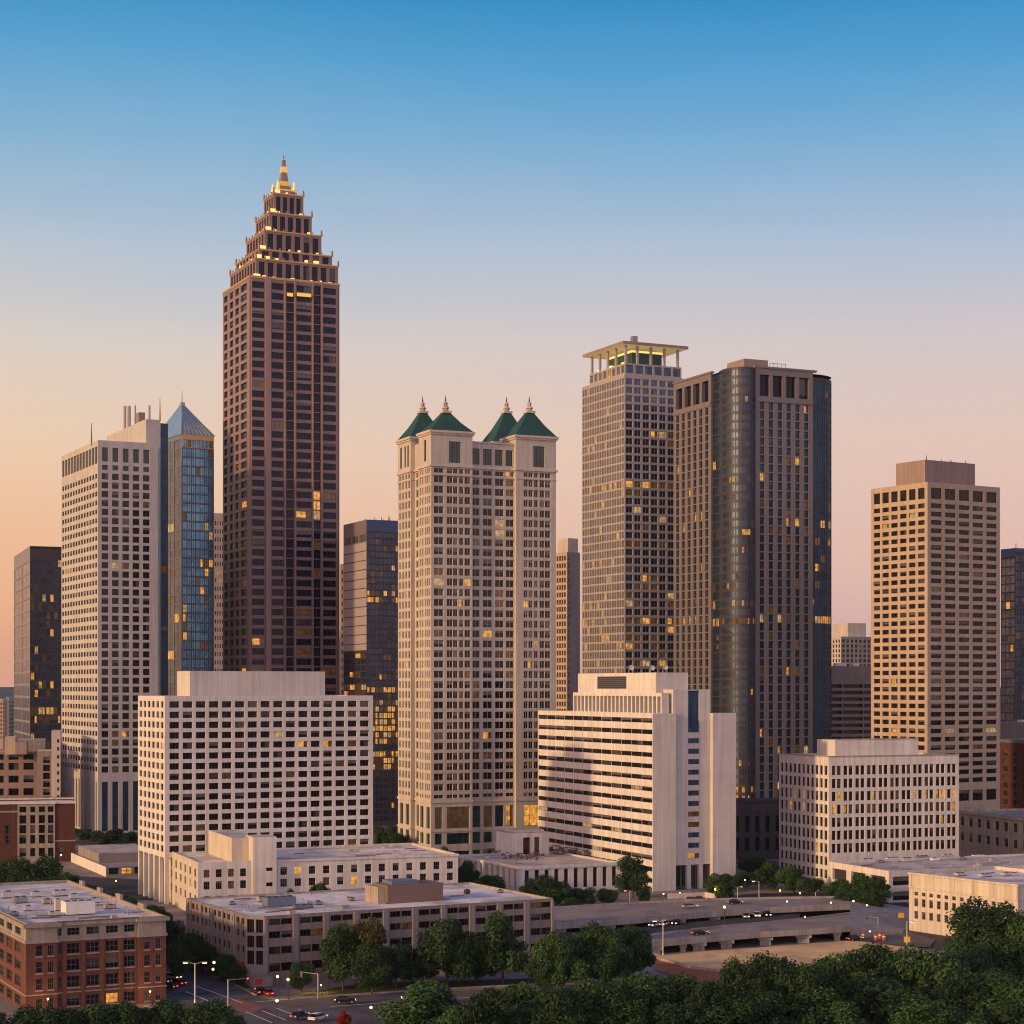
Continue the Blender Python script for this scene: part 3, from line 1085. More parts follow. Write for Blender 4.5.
zc = lambda y: b.z(y, *ctr)
halves = []
prev = zt
for lp, rp, yt, yb, nc in tiers:
    h_ = px2h(lp, rp)
    halves.append(h_)
    tier(h_, zc(yt), prev, nc)
    prev = zc(yt) - 0.2
# floodlights and gilt panels glowing on each terrace
terr = [(W / 2 - 2.5, zt)] + [(h_, zc(t[2])) for h_, t in zip(halves, tiers)]
for (ho, z0), hi in zip(terr, halves + [px2h(271, 293)]):
    mid = (ho + hi) / 2
    n = max(2, int(hi / 3.2))
    for e in (0, 1):
        for i in range(n + 1):
            t = -hi * 0.8 + 1.6 * hi * i / n
            if wr.random() < 0.3:
                continue
            x, y = (ctr[0] + t, ctr[1] - mid) if e == 0 else (ctr[0] - mid, ctr[1] + t)
            w = wr.uniform(0.5, 1.3)
            m = MB(); m.box(x - w, x + w, y - w * 0.5, y + w * 0.5, z0 - 0.05, z0 + wr.uniform(1.2, 2.1), 'flood_warm'); m.build('floodlight', b.root)
    x, y = ctr[0] - mid, ctr[1] - mid
    m = MB(); m.box(x - 1.2, x + 2.0, y - 1.0, y + 1.2, z0 - 0.05, z0 + 2.4, 'flood_warm'); m.build('floodlight', b.root)
# spire
sp = b.mb('spire')
sq = lambda r: [(ctr[0] - r, ctr[1] - r), (ctr[0] + r, ctr[1] - r), (ctr[0] + r, ctr[1] + r), (ctr[0] - r, ctr[1] + r)]
h5 = px2h(270.5, 294.5)
zs = [zc(v) for v in (198.3, 193.0, 190.5, 187.3, 182.0, 180.6, 173.2, 167.2, 166.0, 160.5, 158.8)]
sp.frustum(sq(h5), zs[0] - 0.3, sq(h5 * 0.96), zs[1], 'red_granite')
sp.frustum(sq(h5 * 1.02), zs[1], sq(h5 * 0.92), zs[1] + 0.9, 'gold_leaf_glow')
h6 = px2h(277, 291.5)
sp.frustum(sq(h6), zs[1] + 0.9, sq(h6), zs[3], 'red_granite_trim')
sp.frustum(sq(h6 * 1.12), zs[3], sq(h6 * 0.62), zs[4], 'gold_leaf_glow')
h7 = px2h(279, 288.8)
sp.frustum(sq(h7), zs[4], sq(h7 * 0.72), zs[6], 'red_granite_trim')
sp.frustum(sq(h7 * 0.86), zs[6], sq(h7 * 0.66), zs[7], 'gold_leaf_glow')
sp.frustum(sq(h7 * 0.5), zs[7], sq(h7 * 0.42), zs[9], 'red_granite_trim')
sp.frustum(sq(h7 * 0.52), zs[9], sq(h7 * 0.15), zs[10], 'gold_leaf_glow')
sp.cyl(ctr[0], ctr[1], zs[10], zc(154.5), 0.28, 0.08, 'metal_dark', 6)
for i in range(4):
    p = sq(h5 * 0.9)[i]
    m = MB(); m.cyl(p[0], p[1], zs[1] + 0.8, zs[1] + 5.0, 1.0, 0.5, 'gold_leaf_glow', 6); m.build('corner_finial', b.root)
# gilt bay heads near the top of the shaft
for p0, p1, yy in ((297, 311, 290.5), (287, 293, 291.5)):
    m = MB(); m.box(b.xat(p0, -1), b.xat(p1, -1), -1.2, -0.82, b.z(yy + 1.6), b.z(yy - 1.8), 'gold_leaf_glow'); m.build('gilt_panel', b.root)
b.boost = [(300, 480, 0.006), (480, 580, 0.03), (580, 665, 0.012), (660, 672, 0.12)]
b.finish()
stepped = b

# --- dark blue tower behind it, right
b = Building('glass_tower', 'dark blue glass tower squeezed between the brown skyscraper and the green roofed tower', 'skyscraper', 366.5, 960, 24, 343.5, 404)
Lf, Rf = std(b)
zt = b.z(519.5)
rr = b.rowspx(535, 6.45, 46, 5.6)
b.facade(*Rf, 0, b.z(531), even(9, 0, b.W, 0.93, 0.3), rr, 'frame_dark', 'curtain_black', 0.2)
b.facade(*Rf, b.z(531), zt, [], [], 'car_blue')
ln = b.rowspx(547, 9.7, 12, 8.8)
b.facade(*Lf, b.z(650), b.z(542), [], [], 'lilac_panel')
b.facade(*Lf, b.z(542), zt, even(3, 0, b.D, 0.8, 0.4), [(b.z(541), b.z(534))], 'rose_granite', 'curtain_slate', 0.4)
b.facade(*Lf, 0, b.z(650), even(4, 0, b.D, 0.93, 0.3), b.rowspx(655, 6.45, 28, 5.6), 'frame_dark', 'curtain_black', 0.2)
gm = b.mb('joint_lines')
for i in range(12):
    z = b.z(551 + 9.3 * i)
    gm.box(-0.12, 0.0, 0.1, b.D - 0.1, z, z + 0.35, 'frame_dark')
b.back(0, zt, 'car_dark')
b.flat_roof(b.rect(), zt, 'roof_grey', 'car_dark')
for i in range(7):
    x, y = b.W * (0.15 + 0.11 * i), 3 + wr.random() * 8
    m = MB(); m.cyl(x, y, zt - 0.5, zt + wr.uniform(1, 3.5), 0.25, 0.1, 'metal_dark', 5); m.build('mast', b.root)
b.boost = [(562, 585, 0.08), (585, 605, 0.16), (605, 640, 0.0), (640, 660, 0.06), (684, 696, 0.5), (698, 735, 0.6), (735, 745, 0.2), (750, 768, 0.5)]
b.finish()

# --- pale residential tower with green pyramid roofs
b = Building('roofed_tower', 'pale stone tower with four green pyramid roofs and gold finials', 'skyscraper', 431, 743, 24, 398, 556)
W, D = b.W, b.D
zc1 = b.z(465.5)                       # cornice under the turrets
rec = 1.8
xA, xB = b.xat(472.5, 0), b.xat(516, 0)
yA, yB = b.yat(417.0, 0), b.yat(409, 0)
yA = D * 0.36
yB = D * 0.60
foot = [(0, 0), (xA, 0), (xA, rec), (xB, rec), (xB, 0), (W, 0), (W, D), (0, D), (0, yB), (rec, yB), (rec, yA), (0, yA)]
rows = b.rowspx(478.6, 10.3, 31, 7.3)
rows_s = [(b.z(472.3), b.z(467.6))]
z_lo, z_mid = b.z(793), b.z(802)
bay = lambda L, iv: [(L * p, L * q) for p, q in iv]
def face(p, q, iv, big, st='mullioned', zt_=zc1):
    L = (Vector(q) - Vector(p)).length
    b.facade(p, q, z_mid, zt_, bay(L, iv), rows + [(b.z(470 + 2.4), b.z(467.4))] + [(b.z(798.8), b.z(795))], 'pink_stone', st, 0.4)
    b.facade(p, q, 0, z_mid, bay(L, big), [(1.2, b.z(852)), (b.z(845), b.z(834)), (b.z(829), b.z(807.5))], 'pink_stone', 'shop', 0.8)
face((0, 0), (xA, 0), [(0.07, 0.30), (0.38, 0.52), (0.53, 0.64), (0.68, 0.78), (0.81, 0.95)], [(0.09, 0.27), (0.38, 0.93)])
face((xA, rec), (xB, rec), [(0.02, 0.20), (0.28, 0.49), (0.56, 0.76), (0.81, 0.99)], [(0.03, 0.22), (0.29, 0.49), (0.56, 0.76), (0.82, 0.98)])
face((xB, 0), (W, 0), [(0.19, 0.30), (0.31, 0.42), (0.45, 0.55), (0.59, 0.71), (0.72, 0.86)], [(0.2, 0.84)])
face((0, D), (0, yB), [(0.08, 0.22), (0.32, 0.46), (0.56, 0.70), (0.80, 0.94)], [(0.15, 0.40), (0.6, 0.85)])
face((rec, yB), (rec, yA), [(0.15, 0.42), (0.58, 0.86)], [(0.2, 0.8)])
face((0, yA), (0, 0), [(0.08, 0.20), (0.26, 0.38), (0.50, 0.62), (0.66, 0.78), (0.82, 0.94)], [(0.12, 0.38), (0.62, 0.9)])
for p, q in (((xA, 0), (xA, rec)), ((xB, rec), (xB, 0)), ((0, yB), (rec, yB)), ((rec, yA), (0, yA))):
    b.wall_seg(p, q, 0, zc1, 'pink_stone')
b.back(0, zc1, 'pink_stone')
b.band(foot, zc1 - 0.2, zc1 + 0.7, 0.55, 'pink_trim')
b.band(foot, b.z(477) + 0.9, b.z(477) + 1.3, 0.25, 'pink_trim', 'belt_course')
b.band(foot, z_mid - 0.5, z_mid + 0.3, 0.35, 'pink_trim', 'belt_course|2')
b.band(foot, b.z(831.5) - 0.3, b.z(831.5) + 0.3, 0.3, 'pink_trim', 'belt_course|3')
b.mb('roof').face([(*p, zc1) for p in foot], 'roof_gravel')
# turret storeys
te = b.z(430)
xm = b.z(441)
turrets = [('R', (0, xA, 0, yA)), ('R', (xB, W, 0, yA)), ('L', (0, xA * 0.9, yB, D)), ('B', (xB, W, yB, D))]
for k, (kind, (x0, x1, y0, y1)) in enumerate(turrets):
    w, d = x1 - x0, y1 - y0
    b.facade((x0, y1), (x0, y0), zc1, te, bay(d, [(0.42, 0.6)] if kind == 'R' else [(0.15, 0.3), (0.5, 0.62), (0.72, 0.84)]), [(zc1 + 2.2, te - 3.2)], 'pink_stone', 'green', 0.6, part='turret_wall|%d' % k)
    b.facade((x0, y0), (x1, y0), zc1, te, bay(w, [(0.43, 0.72)]), [(zc1 + 1.5, te - 4.0)], 'pink_stone', 'green', 0.6, part='turret_wall|%d' % k)
    b.wall_seg((x1, y0), (x1, y1), zc1, te, 'pink_stone', 'turret_wall|%d' % k)
    b.wall_seg((x1, y1), (x0, y1), zc1, te, 'pink_stone', 'turret_wall|%d' % k)
    sq4 = [(x0, y0), (x1, y0), (x1, y1), (x0, y1)]
    b.band(sq4, te - 0.8, te + 0.1, 0.9, 'pink_trim', 'eaves|%d' % k)
    b.band(sq4, te - 1.5, te - 0.8, 0.45, 'pink_trim', 'eaves|%d' % k)
    cx_, cy_ = (x0 + x1) / 2, (y0 + y1) / 2
    rh = b.z(412, cx_, cy_) - te
    m = MB()
    ex = 0.35
    m.frustum([(x0 - ex, y0 - ex), (x1 + ex, y0 - ex), (x1 + ex, y1 + ex), (x0 - ex, y1 + ex)], te + 0.1,
              [(cx_ + (x - cx_) * 0.58, cy_ + (y - cy_) * 0.58) for x, y in sq4], te + rh * 0.46, 'copper_green')
    m.frustum([(cx_ + (x - cx_) * 0.58, cy_ + (y - cy_) * 0.58) for x, y in sq4], te + rh * 0.46,
              [(cx_ + (x - cx_) * 0.16, cy_ + (y - cy_) * 0.16) for x, y in sq4], te + rh * 0.97, 'copper_green')
    ro = m.build('pyramid_roof', b.root)
    m = MB()
    zb_ = te + rh * 0.97
    m.box(cx_ - 1.9, cx_ + 1.9, cy_ - 1.9, cy_ + 1.9, zb_ - 0.3, zb_ + 0.6, 'pink_trim')
    m.cyl(cx_, cy_, zb_ + 0.6, zb_ + 1.7, 1.25, 1.25, 'weathered_stone', 8)
    m.cyl(cx_, cy_, zb_ + 1.7, zb_ + 2.1, 1.6, 1.5, 'pink_trim', 8)
    m.cyl(cx_, cy_, zb_ + 2.1, zb_ + 3.6, 1.0, 0.8, 'weathered_stone', 8)
    m.cyl(cx_, cy_, zb_ + 3.6, zb_ + 4.3, 1.1, 0.5, 'pink_trim', 8)
    m.cyl(cx_, cy_, zb_ + 4.3, zb_ + 6.8, 0.4, 0.06, 'metal_dark', 6)
    m.build('finial', ro)
# recessed storey between the turrets
b.facade((xA, rec), (xB, rec), zc1, te - 3.2, bay(xB - xA, [(0.03, 0.2), (0.28, 0.48), (0.55, 0.74), (0.8, 0.97)]), [(zc1 + 1.5, te - 6.0)], 'pink_stone', 'green', 0.6, part='attic_wall')
b.wall_seg((xB, rec), (xB, D), zc1, te - 3.2, 'pink_stone', 'attic_wall')
b.facade((rec, yB), (rec, yA), zc1, te - 3.2, [], [], 'pink_stone', part='attic_wall|2')
b.band([(xA, rec), (xB, rec), (xB, D - 2), (xA, D - 2)], te - 3.8, te - 3.2, 0.4, 'pink_trim', 'attic_cornice')
b.mb('attic_roof').face([(rec, rec, te - 3.2), (W - 1, rec, te - 3.2), (W - 1, D - 1, te - 3.2), (rec, D - 1, te - 3.2)], 'roof_gravel')
b.boost = [(505, 560, 0.025), (560, 700, 0.015), (700, 790, 0.02), (807, 830, 0.20)]
b.finish()

# --- slim beige tower between the green roofed tower and the roof terrace tower
b = Building('slim_tower', 'slim beige tower with a grid of openings and a plain mauve side', 'tower', 567, 900, 38, 555.5, 580)
Lf, Rf = std(b)
zt = b.z(552)
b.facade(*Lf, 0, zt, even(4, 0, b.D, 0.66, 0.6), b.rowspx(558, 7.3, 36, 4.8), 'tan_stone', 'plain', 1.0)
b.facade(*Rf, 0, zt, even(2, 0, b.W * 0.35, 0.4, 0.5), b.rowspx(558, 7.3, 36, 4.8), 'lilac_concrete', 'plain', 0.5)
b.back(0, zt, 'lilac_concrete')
b.flat_roof(b.rect(), zt, 'roof_gravel', 'tan_stone')
b.penthouse(2.0, 568, 558, 578, 538, zt - 1, 'pink_stone')
b.finish()

# --- tower with an open roof terrace under a flat canopy
b = Building('terrace_tower', 'gridded tower with a lit open terrace under its flat canopy', 'skyscraper', 624.5, 960, 25, 582, 684)
W, D = b.W, b.D
Lf, Rf = std(b)
zs = b.z(374)
pitch = 8.55
rows = b.rowspx(381, pitch, 48, 6.9)
b.facade(*Lf, 0, zs, even(17, 0, D, 0.76, 0.4), rows, 'grid_stone', 'curtain_slate', 0.25)
b.facade(*Rf, 0, zs, even(7, 0, W, 0.80, 0.3), b.rowspx(381, pitch, 48, 6.5), 'grid_stone', 'gridded', 0.4)
b.back(0, zs, 'grid_stone')
b.flat_roof(b.rect(), zs, 'roof_gravel', 'grid_stone')
y1u = b.yat(589.5, 0.8)
zu = b.z(362.5)
x1u = W * 0.97
b.facade((0.8, y1u), (0.8, 0.8), zs - 0.9, zu, even(8, 0, y1u - 0.8, 0.7), [(zs + 1.0, zu - 1.0)], 'grid_stone', 'curtain_slate', 0.4, part='upper_storey')
b.facade((0.8, 0.8), (x1u, 0.8), zs - 0.9, zu, even(6, 0, x1u - 0.8, 0.8), [(zs + 0.8, zu - 0.8)], 'grid_stone', 'curtain_black', 0.4, part='upper_storey')
b.wall_seg((x1u, 0.8), (x1u, y1u), zs - 0.9, zu, 'grid_stone', 'upper_storey')
b.wall_seg((x1u, y1u), (0.8, y1u), zs - 0.9, zu, 'grid_stone', 'upper_storey')
b.mb('terrace_floor').face([(0.8, 0.8, zu), (x1u, 0.8, zu), (x1u, y1u, zu), (0.8, y1u, zu)], 'roof_gravel')
zc_ = b.z(344.5)
cv = b.mb('canopy')
over = 2.6
cpoly = [(0.8 - over, 0.8 - over), (x1u + over, 0.8 - over), (x1u + over, y1u + over), (0.8 - over, y1u + over)]
cv.prism(cpoly, zc_, zc_ + 1.5, 'brown_concrete', 'roof_grey', bottom=False)
b.mb('soffit').face([(p[0] * 1.0, p[1], zc_ - 0.02) for p in cpoly], 'ceiling_glow')
cols_ = [(1.6, 1.6 + (y1u - 3) * t) for t in (0, 0.28, 0.52, 0.76, 1)] + [(1.6 + (x1u - 3.4) * t, 1.6) for t in (0.22, 0.48, 0.74, 1)] + [(x1u - 1.6, y1u - 1.6)]
for x, y in cols_:
    m = MB(); m.box(x - 0.55, x + 0.55, y - 0.55, y + 0.55, zu - 0.02, zc_ - 0.03, 'grid_stone'); m.build('column', b.root)
m = b.mb('terrace_room')
m.box(W * 0.22, W * 0.72, 6, y1u - 8, zu - 0.02, zc_ - 1.2, 'frame_green')
m.box(W * 0.21, W * 0.73, 5.8, y1u - 7.8, zc_ - 2.4, zc_ - 1.4, 'flood_warm')
for x, y in ((3, y1u * 0.5), (3, y1u * 0.8), (4, 8)):
    m = MB(); m.box(x - 1, x + 1, y - 1.4, y + 1.4, zu - 0.02, zu + 1.4, 'flood_warm'); m.build('lantern', b.root)
m = MB()
xx = b.xat(634, D * 0.4)
m.box(xx - 1.4, xx + 1.4, D * 0.4 - 1.4, D * 0.4 + 1.4, zc_ + 1.4, b.z(336.5, xx, D * 0.4), 'metal_grey')
m.build('roof_plant', b.root)
b.boost = [(430, 450, 0.06), (470, 482, 0.06), (483, 493, 0.6), (493, 560, 0.03), (560, 620, 0.10), (620, 680, 0.14)]
b.finish()

# --- dark granite tower with rounded glass corners
b = Building('rounded_tower', 'broad dark tower of granite ribs with rounded blue glass corners', 'skyscraper', 735, 880, 24, 673.5, 842)
W, D = b.W, b.D
zt = b.z(366)
yR = b.yat(711, 0)
xL = b.xat(755.5, 0)
xR = b.xat(813, 0)
floor_px = 8.9
rows = b.rowspx(399, floor_px, 54, 7.3)
top_rows = [(b.z(396), b.z(371))]
zb1 = b.z(401)
# granite faces: tall windows between ribs
def ribs(p, q, n, seg_name):
    L = (Vector(q) - Vector(p)).length
    z_r = b.z(399)
    b.facade(p, q, 0, z_r, even(n, 0, L, 0.52, 1.2), b.rowspx(404, floor_px, 54, 7.6), 'rose_granite', 'strip', 0.9)
    b.facade(p, q, z_r, zt, even(4, 0, L, 0.74, 1.4), [(b.z(394), b.z(372.5))], 'rose_granite', 'granite_dark', 1.8)
ribs((0, D), (0, yR), 6, 'L')
ribs((xL, 0), (xR, 0), 6, 'R')
# glazed corner: dark slot, then a rounded bay
r = min(yR, xL) * 0.62
b.facade((0.9, yR), (0.9, yR - 6.0), 0, zt - 0.6, even(2, 0, 6.0, 0.94), b.rowspx(372, floor_px, 58, 8.0), 'frame_dark', 'strip', 0.2, part='glazed_corner')
b.wall_seg((0, yR), (0.9, yR), 0, zt, 'rose_granite')
b.wall_seg((xL, 0.9), (xL, 0), 0, zt, 'rose_granite')
c0 = (xL * 0.66, (yR - 6.0) * 0.56)
ra, rb_ = xL * 0.70, (yR - 6.0) * 0.62
arc = []
for i in range(13):
    t = math.pi * (0.94 + 0.70 * i / 12)
    arc.append((c0[0] + ra * math.cos(t), c0[1] + rb_ * math.sin(t)))
arc = [(0.9, yR - 6.0)] + arc + [(xL, 0.9)]
ar = b.rowspx(371.5, floor_px, 58, 6.3)
for p, q in zip(arc, arc[1:]):
    L = (Vector(q) - Vector(p)).length
    if L > 0.3:
        b.facade(p, q, 0, zt, even(1, 0, L, 0.93), ar, 'frame_dark', 'curtain_bronze', 0.12, part='glazed_corner')
# right rounded bay
rr_ = (W - xR)
bay2 = [(xR, 0.8)]
for i in range(9):
    t = math.pi * (1.5 + 0.55 * i / 8)
    bay2.append((xR + 1.2 + rr_ * 0.95 * math.cos(t) * 1.0, 12.5 + 12.2 * math.sin(t)))
zt2 = b.z(371)
for p, q in zip(bay2, bay2[1:]):
    L = (Vector(q) - Vector(p)).length
    if L > 0.3:
        b.facade(p, q, 0, zt2, even(1, 0, L, 0.94), b.rowspx(378, floor_px, 57, 7.8), 'frame_dark', 'curtain_teal', 0.12, part='glazed_bay')
b.wall_seg((xR, 0), (xR, 0.8), 0, zt, 'rose_granite')
b.wall_seg(bay2[-1], (bay2[-1][0], D), 0, zt2, 'frame_dark')
b.wall_seg((bay2[-1][0], D), (0, D), 0, zt, 'rose_granite')
b.mb('roof').face([(*p, zt - 0.8) for p in [(0, D), (0, yR)] + arc[1:-1] + [(xL, 0), (xR, 0)] + bay2[1:] + [(bay2[-1][0], D)]], 'roof_grey')
b.mb('coping').box(-0.4, 1.4, yR - 0.6, D + 0.3, zt + 0.005, zt + 0.9, 'rose_granite')
b.mb('coping').box(xL - 0.4, xR + 2.0, -0.4, 1.4, zt + 0.005, zt + 0.9, 'rose_granite')
x0, x1, a, c, z1 = b.penthouse(9, 744, 727, 768, 358.5, zt - 0.8, 'brown_concrete')
m = MB()
for k in range(5):
    x = x1 + 1 + k * 2.2
    m.tube((x, 9, zt - 0.8), (x, 9, z1 - 1.2), 0.12, 0.12, 'metal_dark', 4)
m.tube((x1 + 1, 9, z1 - 1.2), (x1 + 9.8, 9, z1 - 1.2), 0.12, 0.12, 'metal_dark', 4)
m.tube((x1 + 1, 9, z1 - 3.0), (x1 + 9.8, 9, z1 - 3.0), 0.12, 0.12, 'metal_dark', 4)
m.build('roof_railing', b.root)
m = MB(); m.box(0.35, 0.5, yR + 1, D - 1, b.z(398.5), b.z(395.5), 'rose_granite'); b.mb('coping').box(-0.35, 0.0, yR, D, b.z(399.5), b.z(395.5), 'rose_granite')
b.mb('coping').box(xL, xR, -0.35, 0.0, b.z(399.5), b.z(395.5), 'rose_granite')
b.boost = [(364, 460, 0.006), (460, 480, 0.08), (480, 520, 0.03), (520, 532, 0.12), (532, 600, 0.025), (600, 612, 0.08), (618, 626, 0.4), (626, 780, 0.02), (780, 800, 0.25)]
b.finish()

# --- brown gridded tower, right
b = Building('gridded_tower', 'tan tower of wide dark windows in a strong square grid, blank box on its roof', 'skyscraper', 927.5, 800, 32, 871, 1000)
W, D = b.W, b.D
Lf, Rf = std(b)
zt = b.z(481.8)
rows = b.rowspx(505.2, 8.37, 34, 4.7)
big = [(b.z(498.3), b.z(487.3))]
low = [(b.z(802.5), b.z(791.5))]
b.facade(*Rf, 0, zt, even(5, 0, W, 0.77, 1.0), big + rows + low, 'tan_stone', 'brown', 0.6)
b.facade(*Lf, 0, zt, even(6, 0, D, 0.73, 1.0), big + rows + low, 'tan_stone', 'brown', 0.6)
b.back(0, zt, 'tan_stone')
b.flat_roof(b.rect(), zt, 'roof_gravel', 'tan_stone')
x0, x1, a, c, z1 = b.penthouse(7, 925, 896, 975, 459.6, zt - 0.9, 'brown_concrete')
for i in range(8):
    x, y = x0 + (x1 - x0) * wr.random(), a + (c - a) * wr.random() * 0.5
    m = MB(); m.cyl(x, y, z1 - 0.1, z1 + wr.uniform(0.8, 2.0), 0.2, 0.1, 'metal_dark', 5); m.build('mast', b.root)
b.boost = [(500, 540, 0.03), (730, 736, 0.25)]
b.finish()

# --- dark blue tower at the right edge
b = Building('glass_tower', 'dark blue glass tower cut off by the right edge of the picture', 'skyscraper', 1015, 1000, 25, 1000.8, 1062)
Lf, Rf = std(b)
zt = b.z(548)
b.facade(*Lf, 0, b.z(556), even(3, 0, b.D, 0.93, 0.3), b.rowspx(562, 8.6, 28, 7.2), 'frame_dark', 'curtain_slate', 0.2)
b.facade(*Rf, 0, b.z(552), even(8, 0, b.W, 0.93, 0.3), b.rowspx(558, 8.6, 28, 7.2), 'frame_dark', 'curtain_black', 0.2)
b.facade(*Lf, b.z(556), zt, [], [], 'car_blue')
b.facade(*Rf, b.z(552), zt, [], [], 'car_blue')
b.back(0, zt, 'car_dark')
b.flat_roof(b.rect(), zt, 'roof_grey')
m = MB(); m.cyl(4, 4, zt - 0.2, zt + 3.2, 0.3, 0.1, 'metal_dark', 5); m.build('mast', b.root)
b.boost = [(585, 720, 0.03)]
b.finish()

# --- slab with horizontal window bands
b = Building('banded_block', 'office slab with long dark window bands and blank end walls', 'office building', 653, 650, 24, 538, 736)
W, D = b.W, b.D
zt = b.z(713.5)
x1, x2, x3, x4 = b.xat(676, 0), b.xat(688, 2), b.xat(699.5, 2), b.xat(713, 0)
Dn = D
rows = b.rowspx(720.6, 11.45, 15, 4.6)
b.facade((0, Dn), (0, 0), 0, zt, even(12, 0.4, Dn - 0.5, 0.994), rows, 'white_concrete', 'ribbon', 0.3)
b.facade((0, 0), (x1, 0), 0, zt, [], [], 'pale_concrete', part='end_wall')
b.facade((x4, 0), (W, 0), 0, zt, [], [], 'pale_concrete', part='end_wall')
b.back(0, zt, 'pale_concrete')
z_in = b.z(867)
zct = b.z(689.5)
b.wall_seg((x1, 0), (x1, 2), 0, zt, 'pale_concrete', 'end_wall')
b.wall_seg((x4, 2), (x4, 0), 0, zt, 'pale_concrete', 'end_wall')
stair_rows = b.rowspx(741.5, 10.6, 12, 5.2) + [(b.z(733), b.z(690.8))]
b.facade((x1, 2), (x2, 2), z_in, zct, [], [], 'pale_concrete', part='stair_tower')
b.facade((x2, 2), (x3, 2), z_in, zct - 0.4, even(1, 0, x3 - x2, 0.97), stair_rows, 'pale_concrete', 'strip', 0.6, part='stair_tower', stf=lambda i, j: 'strip')
b.facade((x3, 2), (x4, 2), z_in, zct, [], [], 'pale_concrete', part='stair_tower')
b.wall_seg((x4, 2), (x4, 12), zt - 1, zct, 'pale_concrete', 'stair_tower')
b.wall_seg((x4, 12), (x1, 12), zt - 1, zct, 'pale_concrete', 'stair_tower')
b.wall_seg((x1, 12), (x1, 2), zt - 1, zct, 'pale_concrete', 'stair_tower')
b.mb('stair_tower').face([(x1, 2, zct - 0.4), (x4, 2, zct - 0.4), (x4, 12, zct - 0.4), (x1, 12, zct - 0.4)], 'roof_gravel')
b.mb('stair_tower').face([(x1, 2, z_in), (x4, 2, z_in), (x4, 7, z_in), (x1, 7, z_in)], 'pale_concrete')
b.facade((x1, 7), (x4, 7), 0, z_in, even(5, 0, x4 - x1, 0.85), [(0.3, z_in - 1.0)], 'brown_concrete', 'shop', 0.3, part='entrance_wall')
b.wall_seg((x1, 2), (x1, 7), 0, z_in, 'brown_concrete', 'entrance_wall')
b.wall_seg((x4, 7), (x4, 2), 0, z_in, 'brown_concrete', 'entrance_wall')
for px in (688.5, 700.5):
    x = b.xat(px, 2.6)
    m = MB(); m.box(x - 0.9, x + 0.7, 2.05, 3.4, 0, z_in - 0.01, 'pale_concrete'); m.build('column', b.root)
b.flat_roof([(0, 0), (x1, 0), (x1, 12), (x4, 12), (x4, 0), (W, 0), (W, Dn), (0, Dn)], zt, 'roof_gravel', 'pale_concrete', 0.9, 0.5)
# set-back glazed storey and the plant box on top
ys0, ys1 = b.yat(675.5, 4.0) if False else 1.0, b.yat(573, 5.0)
za = b.z(693)
b.facade((5, ys1), (5, 3.0), zt - 0.9, za, even(22, 0, ys1 - 3.0, 0.72, 0.5), [(zt, za - 1.2)], 'white_concrete', 'ribbon', 1.2, part='attic_storey')
b.wall_seg((5, 3.0), (x1 - 1, 3.0), zt - 0.9, za, 'pale_concrete', 'attic_storey')
b.wall_seg((x1 - 1, 3.0), (W - 4, ys1), zt - 0.9, za, 'pale_concrete', 'attic_storey')
b.wall_seg((W - 4, ys1), (5, ys1), zt - 0.9, za, 'pale_concrete', 'attic_storey')
b.mb('attic_storey').face([(5, 3, za - 0.05), (x1 - 1, 3, za - 0.05), (W - 4, ys1, za - 0.05), (5, ys1, za - 0.05)], 'roof_gravel')
x0, xx1, a, c = b.px_box(9.0, 656, 578, 688)
zp = b.z(672.5, x0, a)
b.facade((x0, c), (x0, a), za - 0.06, zp, [((c - a) * 0.26, (c - a) * 0.64)], [(za + 1.4, zp - 1.2)], 'white_concrete', 'louver', 0.4, part='plant_box')
b.wall_seg((x0, a), (xx1, a), za - 0.06, zp, 'pale_concrete', 'plant_box')
b.wall_seg((xx1, a), (xx1, c), za - 0.06, zp, 'pale_concrete', 'plant_box')
b.wall_seg((xx1, c), (x0, c), za - 0.06, zp, 'pale_concrete', 'plant_box')
b.mb('plant_box').face([(x0, a, zp - 0.05), (xx1, a, zp - 0.05), (xx1, c, zp - 0.05), (x0, c, zp - 0.05)], 'roof_gravel')
b.boost = [(755, 765, 0.06), (800, 830, 0.10)]
b.finish()
banded = b
for k, (px, lab) in enumerate(((629, 'left'), (650, 'middle'), (663, 'right'))):
    x, y = b.xat(px, 11 + k * 0.1), 11.0
    y = c - (c - a) * (0.75 - 0.17 * k) if k < 2 else a + 2
    x = b.xat(px, y)
    m = MB()
    r_ = 1.0
    for i in range(4):
        t0, t1 = i / 4 * 1.2, (i + 1) / 4 * 1.2
        ring = lambda t: [(x + r_ * math.sin(t) * math.cos(2 * math.pi * j / 12), y - 1.2 + r_ * (1 - math.cos(t)) * -0.9, zp + 1.9 + r_ * math.sin(t) * math.sin(2 * math.pi * j / 12)) for j in range(12)]
        p0, p1 = ring(t0), ring(t1)
        for j in range(12):
            m.face([p0[j], p0[(j + 1) % 12], p1[(j + 1) % 12], p1[j]], 'paint_white')
    root = tag(empty('satellite_dish', b.root.matrix_basis @ Vector((x, y, zp)), b.th), ['white satellite dish on the banded slab, above its dark louvre', 'white satellite dish on the banded slab, between two others', 'white satellite dish on the banded slab, nearest its stair tower'][k], 'satellite dish', 'satellite dishes on the banded slab')
    for vv in range(len(m.v)):
        m.v[vv] = (m.v[vv][0] - x, m.v[vv][1] - y, m.v[vv][2] - zp)
    m.build('reflector', root)
    m = MB(); m.cyl(0, 0, -0.05, 1.9, 0.18, 0.14, 'metal_grey', 6); m.build('mast', root)

